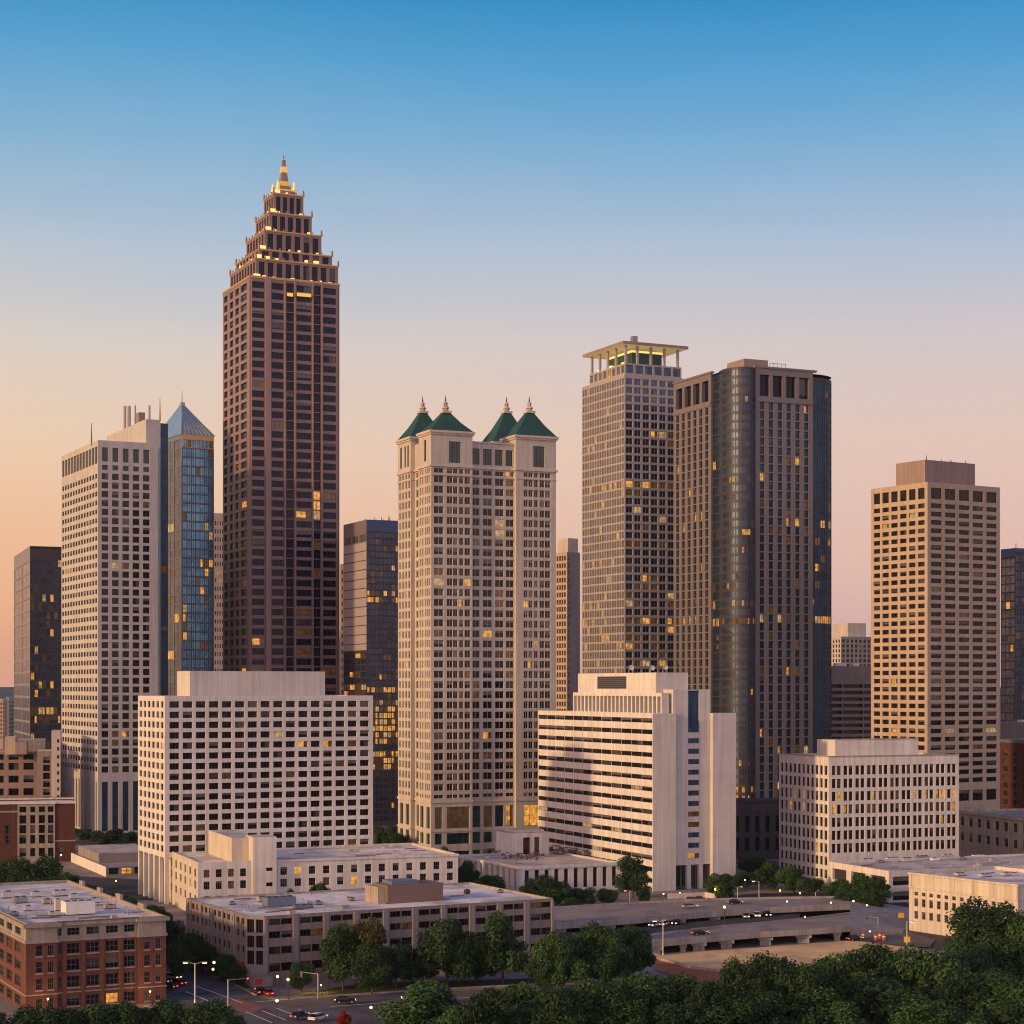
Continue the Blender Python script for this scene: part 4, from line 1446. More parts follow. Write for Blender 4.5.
# --- white block of paired windows, right of centre
b = Building('office_block', 'pale mid-rise block with rows of tall paired windows', 'office building', 829, 675, 22, 779, 959)
W, D = b.W, b.D
Lf, Rf = std(b)
zt = b.z(757)
rows = b.rowspx(770.6, 13.0, 7, 9.3)
cols = []
for k in range(11):
    c0_ = W * (0.012 + 0.974 * (k + 0.5) / 11)
    pw = W * 0.974 / 11
    cols += [(c0_ - pw * 0.39, c0_ - pw * 0.05), (c0_ + pw * 0.05, c0_ + pw * 0.39)]
b.facade(*Rf, 0, zt, cols, rows + [(1.5, 6.0)], 'white_concrete', 'brown', 0.5)
b.facade(*Lf, 0, zt, even(11, 0, D, 0.60, 0.6), rows + b.rowspx(861.5, 13, 2, 8.6), 'white_concrete', 'brown', 0.4)
b.back(0, zt, 'white_concrete')
b.flat_roof(b.rect(), zt, 'roof_gravel', 'white_concrete')
b.mb('coping').box(-0.25, W + 0.25, -0.25, 0.35, zt + 0.005, zt + 0.35, 'weathered_stone')
b.mb('coping').box(-0.25, 0.35, 0.36, D + 0.25, zt + 0.005, zt + 0.35, 'weathered_stone')
x0, x1, a, c, z1 = b.penthouse(5, 835, 817, 918, 740, zt - 0.9, 'white_concrete')
b.mb('penthouse_coping').box(x0 - 0.2, x1 + 0.2, a - 0.2, a + 0.4, z1 + 0.005, z1 + 0.4, 'weathered_stone')
b.boost = [(790, 802, 0.18), (803, 815, 0.22)]
b.finish()

# --- its low annex with a cluttered roof
b = Building('low_annex', 'low flat roofed annex with dark ribbon windows and a cluttered roof', 'annex', 889, 616, 22, 829, 1110)
W, D = b.W, b.D
Lf, Rf = std(b)
zt = b.z(871)
b.facade(*Lf, 0, zt, even(3, 0, D, 0.74, 0.8), [(b.z(889), b.z(877.5))], 'white_concrete', 'garage', 0.9)
b.facade(*Rf, 0, zt, even(9, 0, W, 0.80, 0.5), [(b.z(901), b.z(892)), (b.z(886), b.z(877))], 'pale_concrete', 'tower', 1.2)
b.back(0, zt, 'pale_concrete')
b.flat_roof(b.rect(), zt, 'roof_gravel', 'pale_concrete', 0.6, 0.5)
b.clutter(24, 2, 60, 3, D - 3, zt - 0.6, 7)
b.finish()
annex = b

# --- cream corner building, right
b = Building('cream_building', 'cream stone building, sunlit front, peeking over the trees', 'building', 1018, 512, 33, 909, 1105)
W, D = b.W, b.D
Lf, Rf = std(b)
zt = b.z(884.5)
z = lambda y: b.z(y)
rr = [(z(947.5), z(939.5)), (z(933), z(925)), (z(920), z(911.5)), (z(908.5), z(904.5))]
b.facade(*Lf, 0, zt, even(13, 0, D, 0.48, 1.4), rr, 'cream_stone', 'sash', 0.35)
b.facade(*Rf, 0, zt, even(8, 0, W, 0.40, 1.4), rr, 'cream_stone', 'sash', 0.35)
b.back(0, zt, 'cream_stone')
b.flat_roof(b.rect(), zt, 'roof_membrane', 'cream_stone', 1.0, 0.5)
b.band(b.rect(), z(900.5), z(899.3), 0.25, 'cream_stone', 'belt_course')
b.band(b.rect(), zt - 0.5, zt, 0.3, 'cream_stone')
pm = [0.0, 0.22, 0.4, 0.58, 0.78, 0.985]
for t in pm:
    m = MB(); m.box(-0.2, 0.0, max(0, D * t - 0.5), D * t + 0.5, z(899.2), zt - 0.52, 'cream_stone'); m.build('pilaster', b.root)
b.clutter(12, 2, W - 3, 3, D - 3, zt - 1.0, 9)
b.finish()
cream = b

# --- weathered stone building, far right
b = Building('stone_building', 'weathered tan stone building with tall windows, beside the paired window block', 'building', 1060, 700, 17, 957, 1150)
W, D = b.W, b.D
Lf, Rf = std(b)
zt = b.z(822)
b.facade(*Lf, 0, zt, even(11, 0, D, 0.42, 0.8), [(b.z(855), b.z(846)), (b.z(838.5), b.z(829))], 'weathered_stone', 'sash', 0.4)
b.facade(*Rf, 0, zt, even(8, 0, W, 0.42, 0.8), [(b.z(850), b.z(841)), (b.z(834), b.z(824))], 'weathered_stone', 'sash', 0.4)
b.back(0, zt, 'weathered_stone')
b.flat_roof(b.rect(), zt, 'roof_grey', 'weathered_stone')
b.band(b.rect(), zt - 1.3, zt - 0.5, 0.5, 'weathered_stone')
b.finish()

# --- plain block and brick building behind it, at the right edge
b = Building('plain_block', 'windowless grey block under the dark tower at the right edge', 'building', 1052, 960, 20, 1001, 1100)
Lf, Rf = std(b)
zt = b.z(723)
b.facade(*Lf, 0, zt, [], [], 'lilac_concrete')
b.facade(*Rf, 0, zt, [], [], 'lilac_concrete')
b.back(0, zt, 'lilac_concrete')
b.flat_roof(b.rect(), zt)
m = MB()
for i in range(5):
    m = MB(); m.box(1.0, 3.4, 4 + i * 6, 7 + i * 6, zt - 0.05, zt + 1.2, 'metal_light'); m.build('roof_vent', b.root)
b.finish()
b = Building('brick_building', 'dark red brick block beside the tan gridded tower, far right', 'building', 1050, 850, 20, 1000, 1100)
Lf, Rf = std(b)
zt = b.z(741)
b.facade(*Lf, 0, zt, even(5, 0, b.D, 0.45, 0.6), b.rowspx(755, 8.5, 8, 5.2), 'dark_brick', 'sash', 0.4)
b.facade(*Rf, 0, zt, even(6, 0, b.W, 0.5, 0.6), b.rowspx(755, 8.5, 8, 5.2), 'dark_brick', 'sash', 0.4)
b.back(0, zt, 'dark_brick')
b.flat_roof(b.rect(), zt, 'roof_grey', 'metal_blue')
b.band(b.rect(), zt - 1.6, zt - 0.2, 0.3, 'metal_blue')
b.finish()

# --- banded parking building and a far block, between the two towers on the right
b = Building('parking_garage', 'brown parking building with open dark decks beside the tan tower', 'parking garage', 800, 960, 18, 780, 905)
Lf, Rf = std(b)
zt = b.z(666)
gr = [(b.z(686 + 6.6 * k + 1.9), b.z(686 + 6.6 * k - 1.7)) for k in range(14)]
b.facade(*Rf, 0, zt, even(5, 0, b.W, 0.95, 0.3), gr, 'brown_concrete', 'garage', 2.0)
b.facade(*Lf, 0, zt, even(4, 0, b.D, 0.95, 0.3), gr, 'brown_concrete', 'garage', 2.0)
b.back(0, zt, 'brown_concrete')
b.flat_roof(b.rect(), zt, 'roof_gravel', 'brown_concrete')
for px in (838, 843, 856):
    m = MB(); xx = b.xat(px, 4); m.box(xx - 1.5, xx + 1.5, 3, 6, zt - 0.9, zt + 1.6, 'metal_light'); m.build('roof_vent', b.root)
b.finish()
b = Building('far_block', 'distant pink block with a smaller box on top, above the parking building', 'building', 841, 1500, 25, 826, 880)
Lf, Rf = std(b)
zt = b.z(636.5)
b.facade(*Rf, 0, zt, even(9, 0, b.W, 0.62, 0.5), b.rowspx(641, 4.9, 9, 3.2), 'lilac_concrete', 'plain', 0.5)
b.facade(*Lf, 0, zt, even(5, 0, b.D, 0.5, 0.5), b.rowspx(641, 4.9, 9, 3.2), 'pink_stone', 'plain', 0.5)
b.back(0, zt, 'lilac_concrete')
b.flat_roof(b.rect(), zt)
b.penthouse(6, 848, 833, 866, 623, zt, 'pink_stone')
b.finish()

# --- dark stone building in shade, centre right
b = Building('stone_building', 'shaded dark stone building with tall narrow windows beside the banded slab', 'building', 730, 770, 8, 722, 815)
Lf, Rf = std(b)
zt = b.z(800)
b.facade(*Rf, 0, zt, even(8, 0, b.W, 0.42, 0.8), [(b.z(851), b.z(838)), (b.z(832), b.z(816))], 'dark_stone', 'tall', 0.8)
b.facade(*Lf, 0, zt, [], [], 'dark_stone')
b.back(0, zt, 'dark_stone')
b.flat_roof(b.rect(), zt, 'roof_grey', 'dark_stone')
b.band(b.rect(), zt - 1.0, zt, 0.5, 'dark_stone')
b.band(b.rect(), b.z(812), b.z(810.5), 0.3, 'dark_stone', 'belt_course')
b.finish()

# --- low colonnaded building, centre
b = Building('colonnaded_building', 'low pale building with tall narrow windows, flat roof, by the banded slab', 'public building', 519, 640, 26, 456, 622)
W, D = b.W, b.D
Lf, Rf = std(b)
zt = b.z(867)
wn_ = [(1.4, b.z(870.8))]
b.facade(*Lf, 0, zt, even(11, 0, D, 0.42, 0.8), wn_, 'white_concrete', 'tall', 0.9)
b.facade(*Rf, 0, zt, even(10, 0, W, 0.46, 1.2), wn_, 'white_concrete', 'tall', 0.9)
b.back(0, zt, 'white_concrete')
b.flat_roof(b.rect(), zt, 'roof_gravel', 'pale_concrete', 0.5, 1.2)
b.band(b.rect(), zt - 0.9, zt, 0.35, 'white_concrete')
x0, x1, a, c = b.px_box(min(52.0, D - 9), 512, 495.5, 549)
z1 = b.z(833.5, x0, a)
L_ = x1 - x0
b.facade((x0, c), (x0, a), zt - 0.5, z1, [], [], 'white_concrete', part='penthouse')
b.facade((x0, a), (x1, a), zt - 0.5, z1, [(L_ * 0.30, L_ * 0.48), (L_ * 0.60, L_ * 0.73)], [(zt, z1 - 1.6)], 'white_concrete', 'plain', 0.3, part='penthouse')
b.wall_seg((x1, a), (x1, c), zt - 0.5, z1, 'white_concrete', 'penthouse')
b.wall_seg((x1, c), (x0, c), zt - 0.5, z1, 'white_concrete', 'penthouse')
b.mb('penthouse').face([(x0, a, z1), (x1, a, z1), (x1, c, z1), (x0, c, z1)], 'roof_gravel')
b.mb('penthouse').box(x0 + L_ * 0.2, x1 - 1, a + 2, c - 2, z1 + 0.005, z1 + 1.0, 'pale_concrete')
b.clutter(10, 3, W - 3, 4, D - 3, zt - 0.5, 8)
b.finish()
colon = b

# --- cream L-shaped building with a stair tower, left of centre
b = Building('cream_building', 'cream building with a blank square stair tower, behind the grey office', 'building', 198, 575, 21, 169, 458)
W, D = b.W, b.D
Lf, Rf = std(b)
zt = b.z(862.5)
xs0, xs1 = b.xat(253, -1.6), b.xat(276.5, -1.6)
rr = [(b.z(919), b.z(911.5)), (b.z(904), b.z(896.5)), (b.z(890), b.z(882)), (b.z(878), b.z(870))]
b.facade(*Lf, 0, zt, even(6, 0, D, 0.36, 0.6), rr, 'cream_stone', 'sash', 0.4)
cc = even(4, 0, xs0, 0.50, 0.8)
b.facade((0, 0), (xs0, 0), 0, zt, cc, rr, 'white_concrete', 'sash', 0.4)
b.facade((xs1, 0), (W, 0), 0, zt, even(13, 0, W - xs1, 0.46, 0.4), rr, 'white_concrete', 'sash', 0.4)
b.back(0, zt, 'white_concrete')
b.flat_roof(b.rect(), zt, 'roof_membrane', 'cream_stone', 0.8, 0.5)
b.band([(xs1, 0), (W, 0), (W, D), (xs1, D)], zt - 0.7, zt, 0.3, 'white_concrete')
zs_ = b.z(838.5)
rs = [(p, q) for p, q in rr[:3]]
b.facade((xs0, -1.6), (xs1, -1.6), 0, zs_, [((xs1 - xs0) * 0.56, (xs1 - xs0) * 0.84)], [(b.z(903.5), b.z(899)), (b.z(888.5), b.z(884.5)), (b.z(873), b.z(869.5))], 'white_concrete', 'plain', 0.3, part='stair_tower')
b.wall_seg((xs0, 8), (xs0, -1.6), 0, zs_, 'cream_stone', 'stair_tower')
b.wall_seg((xs1, -1.6), (xs1, 8), 0, zs_, 'white_concrete', 'stair_tower')
b.wall_seg((xs1, 8), (xs0, 8), zt - 1, zs_, 'white_concrete', 'stair_tower')
b.mb('stair_tower').face([(xs0, -1.6, zs_), (xs1, -1.6, zs_), (xs1, 8, zs_), (xs0, 8, zs_)], 'roof_gravel')
x0, x1, a, c = b.px_box(4.0, 232, 208.5, 256)
b.mb('penthouse').box(x0, x1, a, c, zt - 0.8, b.z(838, x0, a), 'cream_stone', 'roof_gravel')
b.boost = [(868, 895, 0.05)]
b.clutter(18, xs1 + 2, W - 2, 3, D - 2, zt - 0.8, 6)
b.finish()
cream_l = b

# --- grey low office with rooftop plant, foreground
b = Building('grey_office', 'grey four storey office with a broad white roof, behind the street trees', 'office building', 251, 445, 29, 186, 553)
W, D = b.W, b.D
Lf, Rf = std(b)
zt = b.z(917)
lv = [(b.z(973.5), b.z(965)), (b.z(956), b.z(948.5)), (b.z(940), b.z(933)), (b.z(926.5), b.z(920.5))]
ch = 3.2                                     # glazed splayed corner
b.facade((0, D), (0, ch), 0, zt, even(13, 0, D - ch, 0.60, 0.6), lv, 'grey_concrete', 'brown', 0.5)
nb = 10
bw = (W - ch) / nb
cols = []
for k in range(nb):
    cols += [(bw * k + bw * 0.17, bw * k + bw * 0.54), (bw * k + bw * 0.56, bw * k + bw * 0.92)]
b.facade((ch, 0), (W, 0), 0, zt, cols, lv, 'grey_concrete', 'brown', 0.6)
for k in range(nb + 1):
    x = ch + bw * k
    m = MB(); m.box(max(ch + 0.02, x - 0.55), min(W, x + 0.75), -0.45, 0.0, 0, zt - 0.3, 'lilac_concrete'); m.build('pier', b.root)
for k in range(1, 6):
    y = ch + (D - ch) * k / 5.5
    m = MB(); m.box(-0.3, 0.0, y - 0.4, y + 0.4, 0, zt - 0.3, 'lilac_concrete'); m.build('pier', b.root)
b.facade((0, ch), (ch, 0), 0, zt, even(2, 0, ch * 1.414, 0.8), [(b.z(966), b.z(952)), (b.z(949), b.z(937)), (b.z(934), b.z(920.5))], 'lilac_concrete', 'brown', 0.4)
b.back(0, zt, 'grey_concrete')
gp = [(0, ch), (ch, 0), (W, 0), (W, D), (0, D)]
b.flat_roof(gp, zt, 'roof_membrane', 'weathered_stone', 0.5, 0.35)
# street canopy
m = b.mb('entrance_canopy')
m.box(b.xat(253, -3.5), b.xat(272, -3.5), -4.2, -0.5, b.z(985), b.z(975.5), 'lilac_concrete')
for px in (254, 271):
    m = MB(); x = b.xat(px, -3.8); m.box(x - 0.2, x + 0.2, -4.0, -3.6, 0, b.z(985) - 0.01, 'metal_dark'); m.build('canopy_post', b.root)
x0 = b.xat(245, -0.6); x1 = b.xat(252.3, -0.6)
m = b.mb('shop_sign')
m.box(-0.35, -0.05, 3.6, 7.6, 2.4, 4.6, 'sign_red')
m.box(b.xat(255, -4.3), b.xat(262, -4.3), -4.32, -4.21, 0.8, 2.2, 'sign_red')
b.boost = [(952, 975, 0.06)]
b.clutter(26, 4, W - 3, 3, D - 3, zt - 0.5, 4)
b.finish()
grey = b

# --- brick corner building, bottom left
b = Building('brick_building', 'red brick corner building with a pale top storey and cluttered roof', 'building', 26, 408, 27, -52, 166)
W, D = b.W, b.D
Lf, Rf = std(b)
zt = b.z(923.5)
zr = b.z(943)                               # brick below, limestone storey above
e1, e2 = b.xat(57.5, 0), b.xat(139, 0)
r1 = [(b.z(1010), b.z(1000)), (b.z(991), b.z(980)), (b.z(974), b.z(963)), (b.z(957), b.z(946.5))]
def brick_part(p, q, iv, st, iv2=None):
    L = (Vector(q) - Vector(p)).length
    b.facade(p, q, 0, zr, [(L * s, L * t) for s, t in iv], r1, 'red_brick', st, 0.35)
    b.facade(p, q, zr, zt, [(L * s, L * t) for s, t in (iv2 if iv2 is not None else iv)], [(b.z(938.5), b.z(931))], 'limestone_trim', st, 0.35, part='top_storey')
brick_part((0, 0), (e1, 0), [(0.32, 0.52), (0.70, 0.87)], 'sash', [])
brick_part((e1, 0.9), (e2, 0.9), [(0.01, 0.06), (0.13, 0.28), (0.365, 0.52), (0.605, 0.755), (0.83, 0.96)], 'sash')
brick_part((e2, 0), (W, 0), [(0.20, 0.41), (0.63, 0.80)], 'sash', [])
for x in (e1, e2):
    p, q = ((x, 0), (x, 0.9)) if x == e1 else ((x, 0.9), (x, 0))
    b.wall_seg(p, q, 0, zr, 'red_brick')
    b.wall_seg(p, q, zr, zt, 'limestone_trim', 'top_storey')
iv = [(0.03 + 0.094 * k, 0.095 + 0.094 * k) for k in range(10)]
brick_part((0, D), (0, 0), iv, 'sash')
b.wall_seg((W, 0), (W, D), 0, zr, 'red_brick'); b.wall_seg((W, D), (0, D), 0, zr, 'red_brick')
b.wall_seg((W, 0), (W, D), zr, zt, 'limestone_trim', 'top_storey'); b.wall_seg((W, D), (0, D), zr, zt, 'limestone_trim', 'top_storey')
b.flat_roof(b.rect(), zt, 'roof_membrane', 'limestone_trim', 0.8, 0.5)
outl = [(0, 0), (e1, 0), (e1, 0.9), (e2, 0.9), (e2, 0), (W, 0), (W, D), (0, D)]
b.band(outl, zr - 0.25, zr + 0.35, 0.25, 'limestone_trim', 'belt_course')
b.band(outl, zt - 1.0, zt - 0.25, 0.7, 'limestone_trim')
b.band(outl, b.z(996.5), b.z(995.3), 0.18, 'limestone_trim', 'sill_course')
for p0, p1 in ((66.6, 66.6),):
    pass
# pilasters and window sills on the recessed front
Lm = e2 - e1
for t in (0.095, 0.32, 0.56, 0.79, 0.985):
    m = MB(); m.box(e1 + Lm * t - 0.38, e1 + Lm * t + 0.38, 0.55, 0.9, 0, zr - 0.27, 'red_brick'); m.build('pilaster', b.root)
for t0, t1 in ((0.12, 0.29), (0.355, 0.53), (0.595, 0.765), (0.82, 0.97)):
    for lo, hi in r1[:]:
        m = MB(); m.box(e1 + Lm * t0, e1 + Lm * t1, 0.66, 0.92, lo - 0.3, lo - 0.02, 'limestone_trim'); m.build('window_sill', b.root)
for seg0, seg1, ivs in ((0, e1, ((0.30, 0.54), (0.68, 0.89))), (e2, W, ((0.18, 0.43), (0.61, 0.82)))):
    for t0, t1 in ivs:
        for lo, hi in r1:
            m = MB(); m.box(seg0 + (seg1 - seg0) * t0, seg0 + (seg1 - seg0) * t1, -0.2, -0.002, lo - 0.3, lo - 0.02, 'limestone_trim'); m.build('window_sill', b.root)
b.boost = [(990, 1015, 0.06)]
b.clutter(34, 2, W - 2, 3, min(D, 45) - 2, zt - 0.8, 5)
b.finish()
brick = b

# --- red brick and stone building, left edge
b = Building('brick_building', 'red brick building with pale stone window bays at the left edge', 'building', -120, 745, 14, -150, 75, D=30.0)
W, D = b.W, b.D
zt = b.z(806)
Lf, Rf = std(b)
sx = lambda px: b.xat(px, 0)
rws = [(b.z(859.5), b.z(851)), (b.z(846.5), b.z(837.5)), (b.z(836), b.z(827.5)), (b.z(826), b.z(817.5)), (b.z(814.5), b.z(808.8))]
xa, xb_ = sx(17.5), sx(55)
b.facade((0, 0), (xa, 0), 0, zt, [(sx(px - 2.4), sx(px + 2.4)) for px in (-80, -50, -20, 7.5)], rws[1:3], 'dark_brick', 'sash', 0.4)
L = xb_ - xa
b.facade((xa, -0.5), (xb_, -0.5), 0, zt, [(L * s, L * t) for s, t in ((0.05, 0.23), (0.34, 0.47), (0.57, 0.73), (0.81, 0.96))], rws, 'limestone_trim', 'plain', 0.5, part='stone_bay')
b.wall_seg((xa, 0), (xa, -0.5), 0, zt, 'limestone_trim', 'stone_bay'); b.wall_seg((xb_, -0.5), (xb_, 0), 0, zt, 'limestone_trim', 'stone_bay')
b.facade((xb_, 0), (W, 0), 0, zt, [((W - xb_) * 0.2, (W - xb_) * 0.4)], rws[:1], 'dark_brick', 'sash', 0.4)
b.facade(*Lf, 0, zt, [], [], 'dark_brick')
b.back(0, zt, 'dark_brick')
b.flat_roof(b.rect(), zt, 'roof_membrane', 'dark_brick', 0.4, 0.5)
b.band([(0, 0), (xa, 0), (xa, -0.5), (xb_, -0.5), (xb_, 0), (W, 0), (W, D), (0, D)], zt - 0.05, zt + 0.8, 0.45, 'white_concrete')
b.band([(0, 0), (xa - 0.01, 0), (xa - 0.01, D), (0, D)], b.z(814.5), b.z(812.8), 0.25, 'limestone_trim', 'belt_course')
b.band([(xb_ + 0.01, 0), (W, 0), (W, D), (xb_ + 0.01, D)], b.z(844.8), b.z(843.6), 0.2, 'limestone_trim', 'belt_course|2')
b.finish()

# --- stepped pinkish buildings behind it
b = Building('stepped_building', 'stepped brown and pink building with balconies left of the pale tower', 'building', -25, 930, 12, -30, 37, D=45.0)
W, D = b.W, b.D
Lf, Rf = std(b)
zt = b.z(752)
b.facade(*Rf, 0, zt, even(4, 0, W, 0.68, 0.5), [(b.z(783 - 12.8 * k), b.z(776 - 12.8 * k)) for k in range(-2, 2)] + [(b.z(760), b.z(754.5))], 'brown_concrete', 'plain', 0.9)
b.facade(*Lf, 0, zt, [], [], 'brown_concrete')
b.back(0, zt, 'brown_concrete')
b.flat_roof(b.rect(), zt, 'roof_gravel', 'brown_concrete')
x0, x1, a, c = b.px_box(6, 7, 5, 17)
b.mb('upper_wing').box(x0, x1, a, c, zt - 0.9, b.z(736, x0, a), 'tan_stone', 'roof_gravel')
x2 = b.xat(28, a)
b.mb('upper_wing').box(x1 + 0.003, x2, a + 2, c, zt - 0.9, b.z(741, x0, a), 'brown_concrete', 'roof_gravel')
x3 = b.xat(45, a + 8)
b.mb('upper_wing|2').box(x1, x3, a + 10, a + 24, 0, b.z(739.5, x0, a + 10), 'lilac_concrete', 'roof_gravel')
b.finish()
b = Building('slim_block', 'narrow grey block with dark window strip hugging the pale tower', 'building', 37, 900, 12, 30, 60.5, D=24.0)
W, D = b.W, b.D
Lf, Rf = std(b)
zt = b.z(751)
b.facade((0, 0), (W * 0.62, 0), 0, zt, [(W * 0.26, W * 0.55)], b.rowspx(760, 8.0, 9, 6.5), 'brown_concrete', 'plain', 0.6)
b.facade((W * 0.62, -1.5), (W, -1.5), 0, b.z(731), [(W * 0.24, W * 0.33)], b.rowspx(741, 8.0, 12, 3.5), 'pink_trim', 'plain', 0.4, part='tall_bay')
b.wall_seg((W * 0.62, D), (W * 0.62, -1.5), 0, b.z(731), 'pink_stone', 'tall_bay')
b.wall_seg((W, -1.5), (W, D), 0, b.z(731), 'pink_stone', 'tall_bay')
b.mb('tall_bay').face([(W * 0.62, -1.5, b.z(731)), (W, -1.5, b.z(731)), (W, D, b.z(731)), (W * 0.62, D, b.z(731))], 'roof_gravel')
b.facade(*Lf, 0, zt, [], [], 'pink_stone')
b.back(0, zt, 'brown_concrete')
b.mb('roof').face([(*p, zt) for p in b.rect(0, W * 0.62)], 'roof_gravel')
b.finish()

# --- low grey building with a blank side wall, left
b = Building('low_building', 'low building with a long blank peach wall among trees, left', 'building', 106, 700, 24, 71, 160)
W, D = b.W, b.D
Lf, Rf = std(b)
zt = b.z(867)
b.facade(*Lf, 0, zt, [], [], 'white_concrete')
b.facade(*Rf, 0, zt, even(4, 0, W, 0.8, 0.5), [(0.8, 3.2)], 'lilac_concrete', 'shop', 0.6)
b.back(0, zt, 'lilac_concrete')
b.flat_roof(b.rect(), zt, 'roof_grey', 'lilac_concrete', 0.4, 0.4)
b.mb('raised_wing').box(1.5, W + 4, D * 0.30, D * 0.9, zt - 0.5, b.z(853.5, 1.5, D * 0.3), 'lilac_concrete', 'roof_gravel')
b.finish()

# --- far apartment blocks at the left edge
for k, (cpx, Z, top, lp, rp, lab) in enumerate(((3, 1750, 699, -10, 7.5, 'distant brown apartment block under the hazy hill, at the left edge'),
                                               (9, 1900, 697, 6, 16, 'distant blue grey apartment block under the hazy hill, beside the navy tower'))):
    b = Building('far_block', lab, 'apartment block', cpx, Z, 20, lp, rp)
    Lf, Rf = std(b)
    zt = b.z(top)
    mt = ('brown_concrete', 'metal_blue')[k]
    b.facade(*Rf, 0, zt, even(5, 0, b.W, 0.5, 0.4), b.rowspx(top + 5, 4.2, 9, 2.4), mt, 'plain', 0.4)
    b.facade(*Lf, 0, zt, even(4, 0, b.D, 0.5, 0.4), b.rowspx(top + 5, 4.2, 9, 2.4), mt, 'plain', 0.4)
    b.back(0, zt, mt)
    b.flat_roof(b.rect(), zt)
    b.finish()
b = Building('far_block', 'orange lit sliver of a block beside the tallest brown skyscraper', 'building', 340.5, 1300, 20, 336, 349)
Lf, Rf = std(b)
zt = b.z(564)
b.facade(*Rf, 0, zt, even(3, 0, b.W, 0.5, 0.4), b.rowspx(572, 8, 20, 4), 'tan_stone', 'plain', 0.4)
b.facade(*Lf, 0, zt, [], [], 'tan_stone')
b.back(0, zt, 'tan_stone')
b.flat_roof(b.rect(), zt)
b.finish()
finish_windows()

# ------------------------------------------------------------------ roads, lots and lawns
ZL = [0.0]
def lay(name, pxs, mat, kind='structure'):
    ZL[0] += 0.02
    return sheet(name, poly(pxs, ZL[0]), ZL[0], mat, kind)


lay('pavement', [(-60, 845), (1090, 845), (1090, 1040), (-90, 1040)], 'pavement_stone')
lay('road', [(-80, 868), (150, 880), (560, 912), (640, 903), (760, 893), (845, 893), (1080, 930), (1080, 955), (905, 949), (852, 941), (800, 936), (640, 948), (540, 930), (420, 925), (150, 900), (-80, 890)], 'asphalt')
lay('street', [(60, 934), (140, 938), (258, 996), (310, 1010), (310, 1090), (185, 1090), (168, 1004), (20, 952)], 'worn_asphalt')
lay('street', [(240, 1004), (300, 999), (330, 997), (420, 992), (530, 988), (650, 978), (735, 984), (760, 1010), (640, 1012), (520, 1020), (430, 1034), (380, 1060), (240, 1080)], 'worn_asphalt')
lay('parking_lot', [(246, 1012), (299, 1006), (356, 1024), (372, 1060), (236, 1060)], 'worn_asphalt')
lay('crossing', [(222, 1003), (238, 998), (264, 1008), (247, 1015)], 'brick_paving')
lay('pavement', [(208, 975), (222, 973), (262, 992), (256, 997)], 'brick_paving')
lay('lawn', [(296, 998), (318, 991), (352, 985), (420, 982), (535, 979), (535, 984.5), (420, 990), (330, 996)], 'turf')
lay('lawn', [(205, 970), (226, 968), (252, 986), (244, 990)], 'turf')
lay('path', [(352, 984.6), (420, 981.5), (535, 978.6), (535, 975), (420, 977), (352, 980)], 'pavement_stone')
lay('dirt_lot', [(650, 954), (700, 951), (760, 947.5), (850, 940.5), (905, 943), (925, 951), (985, 965), (985, 1000), (830, 1010), (745, 985), (690, 969), (660, 961)], 'dirt')
lay('clay_bank', [(657, 960), (690, 967.5), (745, 974), (790, 1000), (740, 992), (690, 981), (655, 970)], 'red_clay')
lay('road', [(845, 926), (905, 930), (935, 940), (930, 947), (905, 947), (852, 940)], 'worn_asphalt')
# painted lines
def stripe(a, b_, w=0.32):
    ZL[0] += 0.012
    p, q = Vector(pt(*a, 0)), Vector(pt(*b_, 0))
    d = (q - p).normalized()
    n = Vector((-d.y, d.x, 0)) * w / 2
    m = MB(); m.face([(v.x, v.y, ZL[0]) for v in (p - n, q - n, q + n, p + n)], 'paint_white')
    return tag(m.build('road_marking'), kind='structure')


for a, b_ in (((196, 987), (242, 1004)), ((246, 1013), (272, 1024)), ((298, 1010.5), (326, 1022)), ((262, 1012), (286, 1021.5)), ((276, 1009.5), (303, 1019.5)),
              ((330, 1008), (430, 1001)), ((440, 1000.5), (520, 996)), ((255, 1003.5), (296, 1000.2)), ((186, 993), (226, 1010))):
    stripe(a, b_)
stripe((700, 990), (735, 992))
# kerb round the lawn and the corner
def kerb(pts, h=0.14, w=0.35):
    m = MB()
    for a, b_ in zip(pts, pts[1:]):
        p, q = Vector(pt(*a, 0)), Vector(pt(*b_, 0))
        d = (q - p).normalized()
        n = Vector((-d.y, d.x, 0)) * w / 2
        m.prism([(v.x, v.y) for v in (p - n, q - n, q + n, p + n)], -0.1, h + 0.2, 'bridge_concrete')
    return tag(m.build('kerb'), kind='structure')


kerb([(296, 998.6), (330, 996.6), (420, 990.6), (535, 985)])
kerb([(140, 938.5), (205, 970), (256, 996)])

# hills on the horizon
hr = random.Random(5)
m = MB()
prof = lambda x: 34 + 26 * math.sin(x * 0.0011 + 1.0) + 16 * math.sin(x * 0.0037) + 7 * math.sin(x * 0.011) + 4 * math.sin(x * 0.031)
xs = [-3600 + 60 * i for i in range(120)]
for x0, x1 in zip(xs, xs[1:]):
    f0, f1 = max(0, prof(x0)) + (70 if x0 < -1200 else 20), max(0, prof(x1)) + (70 if x1 < -1200 else 20)
    m.face([(x0, 6500, -1), (x1, 6500, -1), (x1, 6900, f1 * 0.75), (x0, 6900, f0 * 0.75)], 'hazed_woods')
    m.face([(x0, 6900, f0 * 0.75), (x1, 6900, f1 * 0.75), (x1, 7600, f1), (x0, 7600, f0)], 'hazed_woods')
tag(m.build('hills'), kind='structure')


